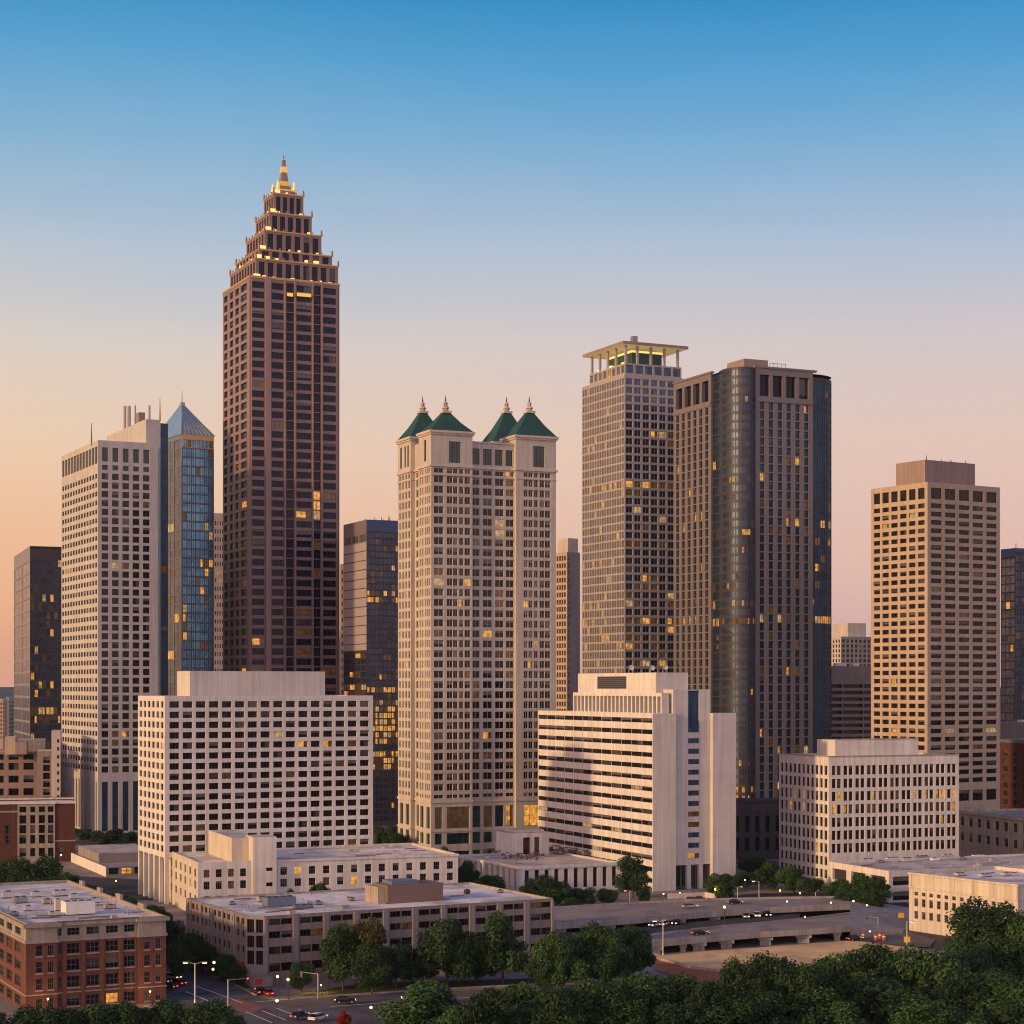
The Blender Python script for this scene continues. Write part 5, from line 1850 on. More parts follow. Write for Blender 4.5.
# ------------------------------------------------------------------ highway decks
def deck(name, label, front, back, z, group=None, piers=(), thick=1.5, barrier=1.0):
    """Bridge deck between two pixel polylines at height z: slab, parapets and the piers under its near edge."""
    fp, bp = [Vector(pt(x, y, z)) for x, y in front], [Vector(pt(x, y, z)) for x, y in back]
    root = tag(empty(name, (fp[0].x, fp[0].y, 0)), label, 'overpass', group)
    o = Vector((fp[0].x, fp[0].y, 0))
    L = lambda v, dz=0.0: (v.x - o.x, v.y - o.y, v.z + dz)
    m = MB()
    n = min(len(fp), len(bp))
    for i in range(n - 1):
        a, b_, c, d = fp[i], fp[i + 1], bp[i + 1], bp[i]
        m.face([L(a), L(b_), L(c), L(d)], 'road_concrete')
        m.face([L(a, -thick), L(b_, -thick), L(c, -thick), L(d, -thick)], 'bridge_concrete')
        m.face([L(a), L(b_), L(b_, -thick), L(a, -thick)], 'bridge_concrete')
        m.face([L(d), L(c), L(c, -thick), L(d, -thick)], 'bridge_concrete')
    m.face([L(fp[0]), L(bp[0]), L(bp[0], -thick), L(fp[0], -thick)], 'bridge_concrete')
    m.face([L(fp[n - 1]), L(bp[n - 1]), L(bp[n - 1], -thick), L(fp[n - 1], -thick)], 'bridge_concrete')
    m.build('deck', root)
    for line, sgn in ((fp, 1), (bp, -1)):
        m = MB()
        for a, b_ in zip(line, line[1:]):
            d = (b_ - a).normalized()
            nrm = Vector((-d.y, d.x, 0)) * 0.35 * sgn
            for p0, p1, p2, p3 in ((a, b_, b_ + nrm, a + nrm),):
                v = [L(p0, -0.2), L(p1, -0.2), L(p2, 0.003), L(p3, 0.003)]
                t = [L(p0, barrier), L(p1, barrier), L(p2, barrier), L(p3, barrier)]
                m.face(t, 'bridge_concrete')
                m.face([L(p0, 0.0), L(p1, 0.0), t[1], t[0]], 'bridge_concrete')
                m.face([L(p2, 0.003), L(p3, 0.003), t[3], t[2]], 'bridge_concrete')
        m.build('parapet', root)
    for px, w in piers:
        for a, b_, pa, pb in zip(fp, fp[1:], front, front[1:]):
            if pa[0] <= px <= pb[0]:
                t = (px - pa[0]) / (pb[0] - pa[0])
                p = a.lerp(b_, t) + Vector((0, 2.2, 0))
                m = MB()
                x, y = p.x - o.x, p.y - o.y
                m.box(x - w, x + w, y - 0.9, y + 0.9, -0.1, z - thick - 0.9, 'bridge_concrete')
                m.box(x - w * 1.35, x + w * 1.35, y - 1.2, y + 1.2, z - thick - 0.897, z - thick - 0.002, 'bridge_concrete')
                m.build('pier', root)
    return root


deck('overpass', 'lower concrete overpass on short piers above the bare dirt lot', [(634, 945.5), (650, 944), (720, 937.5), (760, 934), (820, 930.5), (850, 928)], [(634, 937), (650, 935.5), (720, 927.5), (760, 924), (800, 920), (850, 914)], 3.4,
     piers=((655, 1.5), (683, 0.7), (699, 1.5), (727, 1.5), (766, 1.5), (804, 1.6), (838, 0.8)), thick=1.0, barrier=0.6)
deck('overpass', 'upper concrete overpass in front of the banded slab, beyond a sunken road', [(520, 928), (600, 922.5), (640, 919.5), (710, 913.5), (770, 909.5), (850, 906)], [(520, 911), (600, 906), (640, 903.5), (710, 900.5), (770, 899), (850, 898)], 3.4,
     piers=((560, 1.2), (610, 1.2), (640, 1.2), (680, 1.2), (715, 1.2)), thick=1.1, barrier=0.7)
m = MB(); m.face([pt(x, y, 1.7) for x, y in ((520, 936), (640, 927), (720, 919.5), (800, 912), (800, 926), (720, 935), (640, 944), (520, 948))], 'asphalt'); tag(m.build('sunken_road'), kind='structure')
# earth ramp that brings the decks down to the crossing
m = MB()
a, b_, c, d = [Vector(pt(x, y, z)) for x, y, z in ((850, 928, 3.38), (850, 898, 3.38), (912, 908, 0.1), (905, 934, 0.1))]
m.face([a, b_, c, d], 'bridge_concrete')
m.face([(a.x, a.y, 0), a, d], 'bridge_concrete')
m.face([(b_.x, b_.y, 0), b_, c], 'bridge_concrete')
m.face([(a.x, a.y, 0), a, b_, (b_.x, b_.y, 0)], 'bridge_concrete')
tag(m.build('road'), kind='structure')
# retaining wall of the sunken road
def wall_line(name, label, pts, h, mat, cat='wall', th=0.5):
    o = Vector(pt(*pts[0], 0))
    m = MB()
    for a, b_ in zip(pts, pts[1:]):
        p, q = Vector(pt(*a, 0)) - o, Vector(pt(*b_, 0)) - o
        d = (q - p).normalized()
        n = Vector((-d.y, d.x, 0)) * th / 2
        m.prism([(v.x, v.y) for v in (p - n, q - n, q + n, p + n)], -0.1, h, mat)
    return tag(m.build(name, None, o), label, cat)


wall_line('retaining_wall', 'low stone wall along the edge of the dirt lot and clay bank', [(662, 961), (690, 969), (745, 976), (790, 1001)], 0.8, 'weathered_stone')
wall_line('retaining_wall', 'grey street wall before the banded slab entrance', [(668, 899), (705, 897.5), (716, 899)], 1.8, 'pale_concrete')
wall_line('retaining_wall', 'long low wall behind the trees before the grey office', [(352, 979), (420, 976), (535, 973)], 1.3, 'bridge_concrete')

# ------------------------------------------------------------------ trees
import numpy as np


def crown_mesh(name, seed, n_lobes, leaves, mat, shape=(0.5, 0.5, 0.44), leaf=0.027):
    """Foliage of a tree of height 1: leaf sprays spread over and inside a heap of uneven clumps."""
    rg = np.random.default_rng(seed)
    P, N, TN = [], [], []
    lobes = []
    for i in range(n_lobes):
        a = rg.uniform(0, 2 * math.pi)
        zz = rg.uniform(-0.85, 1.0)
        rr = math.sqrt(max(0.0, 1 - zz * zz)) * rg.uniform(0.5, 0.95)
        c = np.array([shape[0] * rr * math.cos(a), shape[1] * rr * math.sin(a), 0.545 + shape[2] * zz * 0.78])
        lobes.append((c * np.array([1.0, 1.0, 1.0]) , rg.choice([0.09, 0.12, 0.16, 0.19, 0.22]), rg.uniform(-0.3, 0.35)))
    lobes.append((np.array([0, 0, 0.52]), 0.32, -0.2))
    for c, r, tn in lobes:
        k = int(leaves * (r / 0.17) ** 2 / len(lobes))
        d = rg.normal(size=(k, 3))
        d /= np.linalg.norm(d, axis=1)[:, None]
        rad = r * (rg.uniform(0.25, 1.0, k) ** 0.45)[:, None] * rg.uniform(0.9, 1.14, (k, 1))
        p = c + d * rad * np.array([1, 1, 0.85])
        nn = d + rg.normal(scale=0.55, size=(k, 3)) + np.array([0, 0, 0.35])
        nn /= np.linalg.norm(nn, axis=1)[:, None]
        P.append(p); N.append(nn); TN.append(np.clip(0.42 + tn + rg.normal(scale=0.22, size=k), 0, 1))
    P, N, TN = np.concatenate(P), np.concatenate(N), np.concatenate(TN)
    top, low = np.percentile(P[:, 2], 99.7), np.percentile(P[:, 2], 0.5)
    P[:, 2] = 0.16 + (P[:, 2] - low) * (0.97 - 0.16) / (top - low)
    wid = np.percentile(np.abs(P[:, :2]), 99.0)
    P[:, :2] *= 0.5 / wid
    up = rg.normal(size=P.shape)
    U = np.cross(N, up); U /= np.linalg.norm(U, axis=1)[:, None]
    V = np.cross(N, U)
    s = rg.uniform(0.6, 1.25, (len(P), 1)) * leaf
    fold = N * s * 0.35
    verts = np.stack([P - U * s, P - V * s * 0.62 + fold, P + U * s, P + V * s * 0.62 + fold], 1).reshape(-1, 3)
    me = bpy.data.meshes.new(name)
    me.from_pydata(verts.tolist(), [], [(4 * i, 4 * i + 1, 4 * i + 2, 4 * i + 3) for i in range(len(P))])
    at = me.attributes.new('tone', 'FLOAT', 'FACE')
    at.data.foreach_set('value', TN.astype(np.float32))
    me.materials.append(MATS[mat])
    return me


def trunk_mesh(seed):
    r = random.Random(seed)
    m = MB()
    m.tube((0, 0, -0.02), (0.01, 0.0, 0.22), 0.026, 0.019, 'bark', 7)
    m.tube((0.01, 0, 0.22), (0.0, 0.015, 0.55), 0.019, 0.010, 'bark', 6)
    m.tube((0.0, 0.015, 0.55), (0.01, 0.0, 0.82), 0.010, 0.003, 'bark', 5)
    for i in range(7):
        a = i * 2.4 + r.uniform(-0.4, 0.4)
        z0 = 0.2 + 0.07 * i
        q = (math.cos(a) * r.uniform(0.22, 0.34), math.sin(a) * r.uniform(0.22, 0.34), z0 + r.uniform(0.14, 0.26))
        m.tube((0.006, 0.006, z0), q, 0.010, 0.003, 'bark', 5)
    return m.mesh('trunk')


PROTO = {}
for kind, (mat, specs) in {'green': ('leaf_green', [(1, 26), (2, 30), (3, 22), (4, 34), (12, 26), (13, 20)]), 'deep': ('leaf_deep', [(5, 26), (6, 30), (7, 22), (14, 26)]),
                           'red': ('leaf_red', [(8, 12)]), 'rust': ('leaf_rust', [(9, 14)])}.items():
    PROTO[kind] = [(crown_mesh('crown', s, n, 9000, mat), trunk_mesh(s)) for s, n in specs]
tr = random.Random(3)
ORD = ['first', 'second', 'third', 'fourth', 'fifth', 'sixth', 'seventh', 'eighth', 'ninth', 'tenth', 'eleventh', 'twelfth', 'thirteenth', 'fourteenth', 'fifteenth', 'sixteenth', 'seventeenth', 'eighteenth', 'nineteenth', 'twentieth', 'twenty-first', 'twenty-second', 'twenty-third', 'twenty-fourth', 'twenty-fifth', 'twenty-sixth', 'twenty-seventh', 'twenty-eighth', 'twenty-ninth', 'thirtieth']


def tree(px, Z, h, w, kind, label, group, cat='tree'):
    cm, tm = tr.choice(PROTO[kind])
    x = (px - CX) * Z / F
    root = tag(empty('tree' if cat == 'tree' else cat, (x, Z, 0), tr.uniform(0, 6.28)), label, cat, group)
    for nm, me in (('crown', cm), ('trunk', tm)):
        o = bpy.data.objects.new(nm, me)
        C.objects.link(o)
        o.parent = root
        o.scale = (w, w, h)
    return root


def grove(items, where, group, default='green'):
    """items: (px, depth Z or None, picture row of the foot or None, row of the top, half width in pixels, kind)."""
    items = sorted(items, key=lambda t: t[0])
    for i, it in enumerate(items):
        px, Z, base, top, hw = it[:5]
        kind = it[5] if len(it) > 5 else default
        if Z is None:
            Z = GZ(base)
        h = H - (top - HY) * Z / F
        w = 2.0 * hw * Z / F
        look = {'green': 'leafy green tree', 'deep': 'dark green tree', 'red': 'red leaved tree', 'rust': 'rust tinged tree'}[kind]
        tree(px, Z, h * 1.04, w * 1.02, kind, f'{look}, {ORD[i]} from the left {where}', group)


def by_h(px, top, hw, h, kind='green'):
    """A tree of height h whose top shows at row top."""
    return (px, (H - h) * F / (top - HY), None, top, hw, kind)


grove([(6, 640, None, 862, 24, 'deep'), (36, 625, None, 857, 25, 'deep'), (64, 610, None, 873, 20), (90, 590, None, 886, 17, 'deep'), (112, 575, None, 893, 16), (131, 560, None, 900, 15),
       (149, 545, None, 906, 13, 'deep'), (160, 535, None, 908, 12), (20, 590, None, 872, 20), (50, 560, None, 878, 22, 'deep'), (120, 545, None, 898, 16, 'deep')],
      'behind the brick corner building roof', 'trees behind the brick corner building')
grove([(172, 500, None, 922, 15, 'deep'), (186, 470, None, 934, 18, 'deep'), (203, 462, None, 944, 16, 'deep'), (222, 452, None, 955, 14, 'deep'), (176, 455, None, 945, 14, 'deep'), (237, 446, None, 966, 9, 'deep')],
      'along the left side of the grey office', 'trees along the side of the grey office')
grove([(302, None, 992, 964, 13, 'deep'), (343, None, 991, 927, 21), (366, None, 988, 921, 24, 'rust'), (396, None, 989, 944, 22, 'deep'), (372, None, 994, 946, 20, 'deep'), (447, None, 987, 920, 31), (503, None, 985, 915, 28),
       (476, None, 982, 948, 14, 'deep'), (543, None, 992, 952, 18, 'deep'), (562, None, 992, 934, 27), (598, None, 986, 926, 27), (633, None, 979, 927, 21, 'deep'), (615, None, 994, 945, 20, 'deep'), (423, None, 983, 950, 15, 'deep')],
      'in the row before the grey office', 'trees before the grey office')
grove([by_h(437, 984, 48, 12), by_h(487, 990, 30, 13, 'deep'), by_h(520, 986, 30, 12), by_h(556, 988, 26, 13, 'deep'), by_h(600, 982, 38, 13), by_h(640, 976, 36, 13), by_h(676, 976, 30, 12), by_h(708, 984, 24, 13, 'deep'),
       by_h(738, 962, 28, 16), by_h(772, 956, 32, 16), by_h(804, 966, 28, 15, 'deep'), by_h(836, 958, 34, 15), by_h(870, 947, 34, 15, 'deep'), by_h(906, 949, 34, 15), by_h(942, 952, 34, 15), by_h(965, 942, 26, 16, 'deep'),
       by_h(1010, 936, 34, 16), by_h(985, 903, 36, 17, 'deep'), by_h(1026, 915, 26, 15)],
      'in the long foreground belt of trees', 'trees of the foreground belt')
grove([by_h(468, 1006, 34, 10), by_h(540, 1004, 36, 10, 'deep'), by_h(620, 1000, 40, 10), by_h(690, 1002, 38, 10, 'deep'), by_h(752, 994, 38, 11, 'deep'), by_h(815, 990, 40, 11), by_h(880, 982, 42, 11, 'deep'), by_h(935, 1000, 46, 11), by_h(1000, 974, 40, 12),
       by_h(960, 976, 30, 12, 'deep'), by_h(1020, 1002, 34, 10)],
      'along the bottom edge, nearest row', 'trees along the bottom edge')
grove([by_h(12, 1010, 30, 10, 'deep'), by_h(52, 1008, 28, 10), by_h(92, 1006, 30, 10, 'deep'), by_h(132, 1004, 30, 10), by_h(172, 1002, 30, 10, 'deep'), by_h(207, 1002, 28, 10), by_h(228, 1014, 16, 8, 'deep')],
      'in the hedge row under the brick corner building', 'trees under the brick corner building')
grove([(468, 640, None, 862, 13, 'deep'), (489, 620, None, 876, 18), (530, 606, None, 879, 13, 'deep'), (547, 600, None, 876, 15, 'deep'), (561, 602, None, 882, 12), (583, 604, None, 888, 12, 'deep'), (607, 610, None, 889, 11), (633, 628, None, 857, 18, 'deep'),
       (570, 590, None, 898, 12, 'deep'), (645, 612, None, 886, 8, 'deep')],
      'around the colonnaded building', 'trees around the colonnaded building')
grove([(722, 625, None, 874, 16), (752, 700, None, 858, 16, 'deep'), (772, 655, None, 863, 20), (794, 645, None, 867, 17), (812, 640, None, 878, 13, 'deep'), (838, 610, None, 880, 14), (858, 605, None, 874, 19), (878, 602, None, 878, 14, 'deep'), (742, 660, None, 872, 13, 'deep'), (870, 592, None, 890, 14), (846, 596, None, 890, 13, 'deep')],
      'below the paired window block', 'trees below the paired window block')
grove([(84, 860, None, 829, 9, 'deep'), (99, 850, None, 831, 10, 'deep'), (116, 850, None, 829, 11, 'deep'), (131, 845, None, 832, 8, 'deep'), (108, 830, None, 834, 9, 'deep')],
      'at the foot of the pale tower', 'trees at the foot of the pale tower')
grove([(386, 790, None, 826, 11, 'deep'), (399, 760, None, 834, 11, 'deep'), (412, 735, None, 842, 10, 'deep'), (318, 552, None, 884, 13), (290, 548, None, 890, 9), (446, 715, None, 847, 8)],
      'between the white block and the colonnaded building', 'trees between the low buildings')
grove([(342, None, 1030, 1011, 8, 'red')], 'at the parking lot by the street', 'red trees')


# ------------------------------------------------------------------ street furniture
def lamp_globe(mat='lamp_white', h=4.6):
    root = empty('street_lamp', (0, 0, 0))
    m = MB(); m.cyl(0, 0, 0, 0.5, 0.22, 0.14, 'metal_dark'); m.cyl(0, 0, 0.5, h - 0.4, 0.09, 0.07, 'metal_dark'); m.build('pole', root)
    m = MB(); m.ball(0, 0, h, 0.30, mat, 10, 6); m.build('globe', root)
    m = MB(); m.cyl(0, 0, h - 0.5, h - 0.27, 0.12, 0.22, 'metal_dark'); m.build('collar', root)
    if mat == 'lamp_amber':
        ld = bpy.data.lights.new('lamp_glow', 'POINT')
        ld.energy, ld.color, ld.shadow_soft_size = 420.0, (1.0, 0.5, 0.12), 0.35
        lo = bpy.data.objects.new('lamp_glow', ld)
        C.objects.link(lo)
        lo.parent = root
        lo.location = (0, -0.8, h)
    return root


def lamp_arm(mat='lamp_white', h=10.0, double=False, pole='metal_light'):
    root = empty('street_lamp', (0, 0, 0))
    m = MB(); m.cyl(0, 0, 0, 0.8, 0.30, 0.22, pole); m.cyl(0, 0, 0.8, h, 0.20, 0.13, pole); m.build('pole', root)
    for s in ((-1, 1) if double else (-1,)):
        m = MB(); m.tube((0, 0, h - 0.2), (s * 1.7, 0, h + 0.25), 0.08, 0.06, pole); m.build('arm', root)
        m = MB(); m.box(s * 2.3 - 0.65, s * 2.3 + 0.65, -0.28, 0.28, h + 0.12, h + 0.36, 'metal_grey'); m.box(s * 2.3 - 0.5, s * 2.3 + 0.5, -0.22, 0.22, h - 0.08, h + 0.117, mat); m.build('lamp_head', root)
    return root


def signal(h=6.4, arm=4.5, mat='lamp_red'):
    root = empty('traffic_light', (0, 0, 0))
    m = MB(); m.cyl(0, 0, 0, h, 0.18, 0.13, 'metal_light'); m.build('pole', root)
    m = MB(); m.tube((0, 0, h - 0.2), (arm, 0, h + 0.1), 0.10, 0.06, 'metal_grey'); m.build('arm', root)
    m = MB(); m.box(arm - 0.3, arm + 0.3, -0.3, 0.2, h - 1.2, h + 0.3, 'metal_dark'); hd = m.build('signal_head', root)
    for k, mm in enumerate((mat, 'car_dark', 'car_dark')):
        m = MB(); m.ball(arm, -0.3, h + 0.05 - 0.45 * k, 0.20, mm, 8, 5); m.build('lens', hd)
    return root


PRO = {}
def stand(key, make, px, y, h, label, cat, group, rz=0.0, z=0.0):
    """Put a copy of a prototype with its foot at pixel (px, y), scaled to height h of the prototype's own."""
    if key not in PRO:
        PRO[key] = o = make()
    else:
        o = copy_tree(PRO[key])
    o.location = pt(px, y, z)
    o.rotation_euler[2] = rz
    o.scale = (h, h, h)
    tag(o, label, cat, group)
    return o


LG = 'street lamps'
stand('double', lambda: lamp_arm('lamp_white', 9.5, True), 195, 1003, 0.93, 'tall street lamp with two heads beside the brick corner building', 'street lamp', LG)
arm_w = [(629.5, 909.5, 0.62, 'pale street lamp pole left of the banded slab, before dark hedge', 0.3), (663, 956, 0.95, 'tall thin street lamp at the near edge of the lower overpass', 0.0),
         (737.5, 903, 0.55, 'street lamp with its head among the trees right of the banded slab', 3.1), (759, 904.5, 0.78, 'street lamp with a bright white head on a left arm, right of the slab', 0.0),
         (907, 950, 0.80, 'street lamp standing at the corner of the cream building', 2.2)]
for px, y, s, lab, rz in arm_w:
    stand('arm', lambda: lamp_arm('lamp_white', 9.5), px, y, s, lab, 'street lamp', LG, rz)
gl_w = [(277, 1024, 1.05, 'white globe lamp nearest the parking lot corner'), (328, 990, 0.92, 'white globe lamp in front of trees before the grey office'), (371, 1030, 1.0, 'white globe lamp in the parking lot beside the red tree'),
        (680, 903, 0.72, 'white globe lamp by the banded slab entrance'), (724.5, 928.5, 1.35, 'white globe lamp on a tall post on the lower overpass'), (805, 930.5, 0.85, 'white globe lamp on the lower overpass right part'),
        (853.5, 917, 1.05, 'white globe lamp before trees under the low annex'), (831, 917, 0.95, 'white globe lamp left of the trees under the low annex'), (867, 919, 0.9, 'white globe lamp under the corner of the low annex'), (787, 915, 0.9, 'white globe lamp where the two overpasses meet'),
        (214, 985, 1.15, 'white globe lamp before dark trees beside the grey office'), (171, 978, 1.0, 'white globe lamp at the street behind the brick corner building'), (870, 945, 0.8, 'white globe lamp at the right end of the dirt lot'), (745, 892, 0.9, 'white globe lamp in front of the shaded dark stone building')]
for px, y, s, lab in gl_w:
    stand('globe_w', lambda: lamp_globe('lamp_white'), px, y, s, lab, 'street lamp', LG)
gl_a = [(663.5, 905, 0.78, 'amber globe lamp at the left corner of the banded slab'), (715, 901, 0.85, 'amber globe lamp right of the slab entrance'), (780, 904, 0.95, 'bright amber globe lamp among trees left of the paired window block'), (800, 904, 0.75, 'small amber globe lamp below the paired window block'),
        (288, 1000, 1.0, 'amber globe lamp at the corner of the grey office'), (61, 868, 1.1, 'amber lamp between trees at the left red brick building'), (321, 993, 0.4, 'low amber lamp on the lawn by the grey office'), (150, 1006, 0.7, 'amber lamp at the right foot of the brick corner building'), (48, 1014, 0.7, 'amber lamp at the left foot of the brick corner building'),
        (954, 1000, 0.9, 'amber lamp glowing inside the foreground tree belt')]
for px, y, s, lab in gl_a:
    stand('globe_a', lambda: lamp_globe('lamp_amber'), px, y, s, lab, 'street lamp', LG)
gl_y = [(213, 988, 0.95, 'yellow globe lamp beside the grey office, under dark trees'), (277.5, 998, 1.05, 'yellow globe lamp before the entrance canopy of the grey office'), (116, 893, 0.9, 'yellow lamp by the long blank peach wall')]
for px, y, s, lab in gl_y:
    stand('globe_y', lambda: lamp_globe('lamp_yellow'), px, y, s, lab, 'street lamp', LG)
sig = [(228, 1007, 0.95, 'traffic light with a red signal near the street crossing', 0.2), (318, 999, 0.9, 'traffic light on the corner of the lawn', 2.8), (878, 933, 0.7, 'traffic light at the crossing left of the cream building', 2.7), (815.5, 908, 0.8, 'traffic light at the end of the upper overpass', 1.2)]
for px, y, s, lab, rz in sig:
    stand('signal', signal, px, y, s, lab, 'traffic light', 'traffic lights', rz)


def road_sign(mat='sign_yellow'):
    root = empty('road_sign', (0, 0, 0))
    m = MB(); m.cyl(0, 0, 0, 3.4, 0.07, 0.07, 'metal_grey', 6); m.build('post', root)
    m = MB(); m.prism([(-0.9, -0.10), (0.9, -0.10), (0.9, -0.07), (-0.9, -0.07)], 1.9, 3.5, mat); m.build('panel', root)
    return root


for px, y, s, lab in ((907, 949, 0.95, 'square yellow road sign before the cream building'), (901, 924, 0.95, 'yellow road sign under the low annex'), (817, 912, 0.9, 'yellow road sign at the upper overpass end')):
    stand('sign', road_sign, px, y, s, lab, 'road sign', 'yellow road signs')


def person_less_barrel():
    root = empty('traffic_barrel', (0, 0, 0))
    m = MB(); m.cyl(0, 0, 0.08, 1.1, 0.32, 0.24, 'barrier_red', 10); m.build('drum', root)
    m = MB(); m.cyl(0, 0, 0, 0.08, 0.45, 0.42, 'rubber', 10); m.build('base', root)
    m = MB(); m.cyl(0, 0, 0.62, 0.82, 0.30, 0.285, 'paint_white', 10); m.build('band', root)
    return root


bx = [(861.5, 936), (863, 939), (866, 937.5), (876, 941), (880, 939.5), (884, 941)]
for i, (px, y) in enumerate(bx):
    stand('barrel', person_less_barrel, px, y, 1.7, f'red and white traffic barrel, {ORD[i]} from the left at the dirt lot end', 'traffic barrel', 'traffic barrels at the dirt lot')


def barrier_board():
    root = empty('road_barrier', (0, 0, 0))
    for s in (-1, 1):
        m = MB(); m.box(s * 3.4 - 0.1, s * 3.4 + 0.1, -0.3, 0.3, 0, 1.5, 'metal_dark'); m.build('leg', root)
    for k in range(2):
        m = MB(); m.box(-3.8, 3.8, -0.36, -0.31, 0.5 + 0.55 * k, 0.85 + 0.55 * k, 'barrier_red'); m.build('board', root)
    return root


stand('barrier', barrier_board, 868, 923, 0.95, 'red striped road barrier under the low annex', 'barrier', None, 0.1)


# ------------------------------------------------------------------ cars
def car(paint, van=False):
    root = empty('car', (0, 0, 0))
    L, Wd = 4.6, 1.8
    h1, h2 = 0.85, (1.5 if not van else 2.0)
    prof = [(-2.3, 0.35), (2.3, 0.35), (2.3, 0.72), (1.2, h1 + 0.02), (-2.1, h1 + 0.05), (-2.3, 0.7)]
    m = MB()
    A = [(x, -Wd / 2, z) for x, z in prof]
    B_ = [(x, Wd / 2, z) for x, z in prof]
    m.face(A, paint); m.face(list(reversed(B_)), paint)
    for i in range(len(prof)):
        j = (i + 1) % len(prof)
        m.face([A[i], A[j], B_[j], B_[i]], paint)
    body = m.build('body', root)
    roof = [(1.2, h1 + 0.03), (0.45, h2 - 0.04), (-1.3 if not van else -2.0, h2 - 0.04), (-2.0 if not van else -2.15, h1 + 0.06)]
    m = MB()
    A = [(x, -Wd / 2 + 0.12 + (0.1 if z > 1.2 else 0), z) for x, z in roof]
    B_ = [(x, -y, z) for x, y, z in A]
    m.face(A, 'glass_dark'); m.face(list(reversed(B_)), 'glass_dark')
    for i in range(4):
        j = (i + 1) % 4
        m.face([A[i], A[j], B_[j], B_[i]], 'glass_dark')
    m.build('window', root)
    m = MB(); m.box(-1.32 if not van else -2.0, 0.5, -Wd / 2 + 0.2, Wd / 2 - 0.2, h2 - 0.037, h2 + 0.03, paint); m.build('roof', root)
    for x in (-1.4, 1.45):
        for y in (-0.8, 0.8):
            m = MB(); m.tube((x, y - 0.12, 0.34), (x, y + 0.12, 0.34), 0.34, 0.34, 'rubber', 12); wh = m.build('wheel', root)
            m = MB(); m.tube((x, y - 0.13, 0.34), (x, y + 0.13, 0.34), 0.19, 0.19, 'metal_light', 8); m.build('rim', wh)
    for y in (-0.6, 0.6):
        m = MB(); m.box(2.28, 2.36, y - 0.22, y + 0.22, 0.55, 0.78, 'lamp_white'); m.build('headlight', root)
        m = MB(); m.box(-2.36, -2.28, y - 0.22, y + 0.22, 0.6, 0.8, 'lamp_red'); m.build('taillight', root)
    return root


cars = [('car_red', 177, 985, 2.5, 'red car driving away beside the brick corner building'), ('car_dark', 168, 988.5, 2.6, 'dark car half hidden behind the brick corner building'), ('car_silver', 172, 979, -0.6, 'silver car coming down the street behind the brick building'),
        ('car_red', 268, 995, 1.9, 'red car stopped before the entrance canopy'), ('car_dark', 260, 993.5, 1.9, 'dark car beside the grey office sign'),
        ('car_silver', 655, 926.5, -2.2, 'silver car with headlights on in the sunken road'), ('car_white', 664, 925.5, -2.0, 'white car facing the viewer in the sunken road'), ('car_dark', 676, 924.5, -1.9, 'dark car facing the viewer in the sunken road'),
        ('car_silver', 746, 917.8, -1.6, 'silver car at the head of the queue between overpasses'), ('car_white', 757, 916.8, -1.6, 'white car in the queue between overpasses'), ('car_dark', 767, 916.2, -1.5, 'dark car last in the queue between overpasses'),
        ('car_blue', 640, 906.5, 0.3, 'blue car parked left of the banded slab'), ('car_dark', 651, 905.5, 0.3, 'dark car parked at the corner of the banded slab'), ('car_white', 622, 907.5, 0.3, 'white car parked under the round trees'), ('car_silver', 692, 901.2, 0.2, 'silver car before the slab entrance'), ('car_dark', 700, 900.8, 0.2, 'dark car before the slab entrance'),
        ('car_dark', 855, 940.5, 0.4, 'dark car at the dirt lot end beside red barrels'), ('car_silver', 880, 918, 0.2, 'silver car under the low annex'), ('car_dark', 806, 909.5, 0.1, 'dark car on the way to the crossing'),
        ('car_silver', 586, 918, 0.2, 'silver car on the street behind the grey office'), ('car_dark', 575, 919, 0.2, 'dark car on the street behind the grey office')]
for paint, px, y, rz, lab in cars:
    sunk = 'sunken' in lab or 'between overpasses' in lab
    stand('car_' + paint, lambda: car(paint), px, y, 1.0, lab, 'car', 'cars on the streets', rz, 1.72 if sunk else 0.25)


for paint, px, y, rz, lab in (('car_silver', 690, 908, 0.25, 'silver car crossing on the upper overpass, left of a dark one'), ('car_dark', 735, 904, 0.2, 'dark car crossing on the upper overpass, right of a silver one'),
                             ('car_dark', 700, 935, 0.3, 'dark car alone on the lower overpass')):
    stand('car_' + paint, lambda: car(paint), px, y, 1.0, lab, 'car', 'cars on the streets', rz, 3.41)
for px, y, rz, paint, lab in ((345, 1003, 0.15, 'car_dark', 'dark car on the street left of the foreground trees'), (412, 1000, 3.3, 'car_silver', 'silver car on the street above the foreground trees'), (300, 1018, 1.0, 'car_blue', 'blue car parked in the lot at the bottom edge'), (318, 1020, 1.0, 'car_white', 'white car parked in the lot beside the red tree')):
    stand('car_' + paint, lambda: car(paint), px, y, 1.0, lab, 'car', 'cars on the streets', rz, 0.4)

# ------------------------------------------------------------------ rooftop equipment
def ac_unit(w, d, h, mat='metal_light'):
    root = empty('air_conditioner', (0, 0, 0))
    m = MB(); m.box(-w / 2, w / 2, -d / 2, d / 2, 0.25, h, mat); m.build('housing', root)
    m = MB(); m.box(-w / 2 + 0.1, w / 2 - 0.1, -d / 2 + 0.1, d / 2 - 0.1, -0.05, 0.247, 'metal_dark'); m.build('base', root)
    n = max(1, int(w / 1.6))
    for i in range(n):
        x = -w / 2 + w * (i + 0.5) / n
        m = MB(); m.cyl(x, 0, h - 0.02, h + 0.22, min(d, w / n) * 0.38, min(d, w / n) * 0.34, 'metal_dark', 10); m.build('fan', root)
    return root


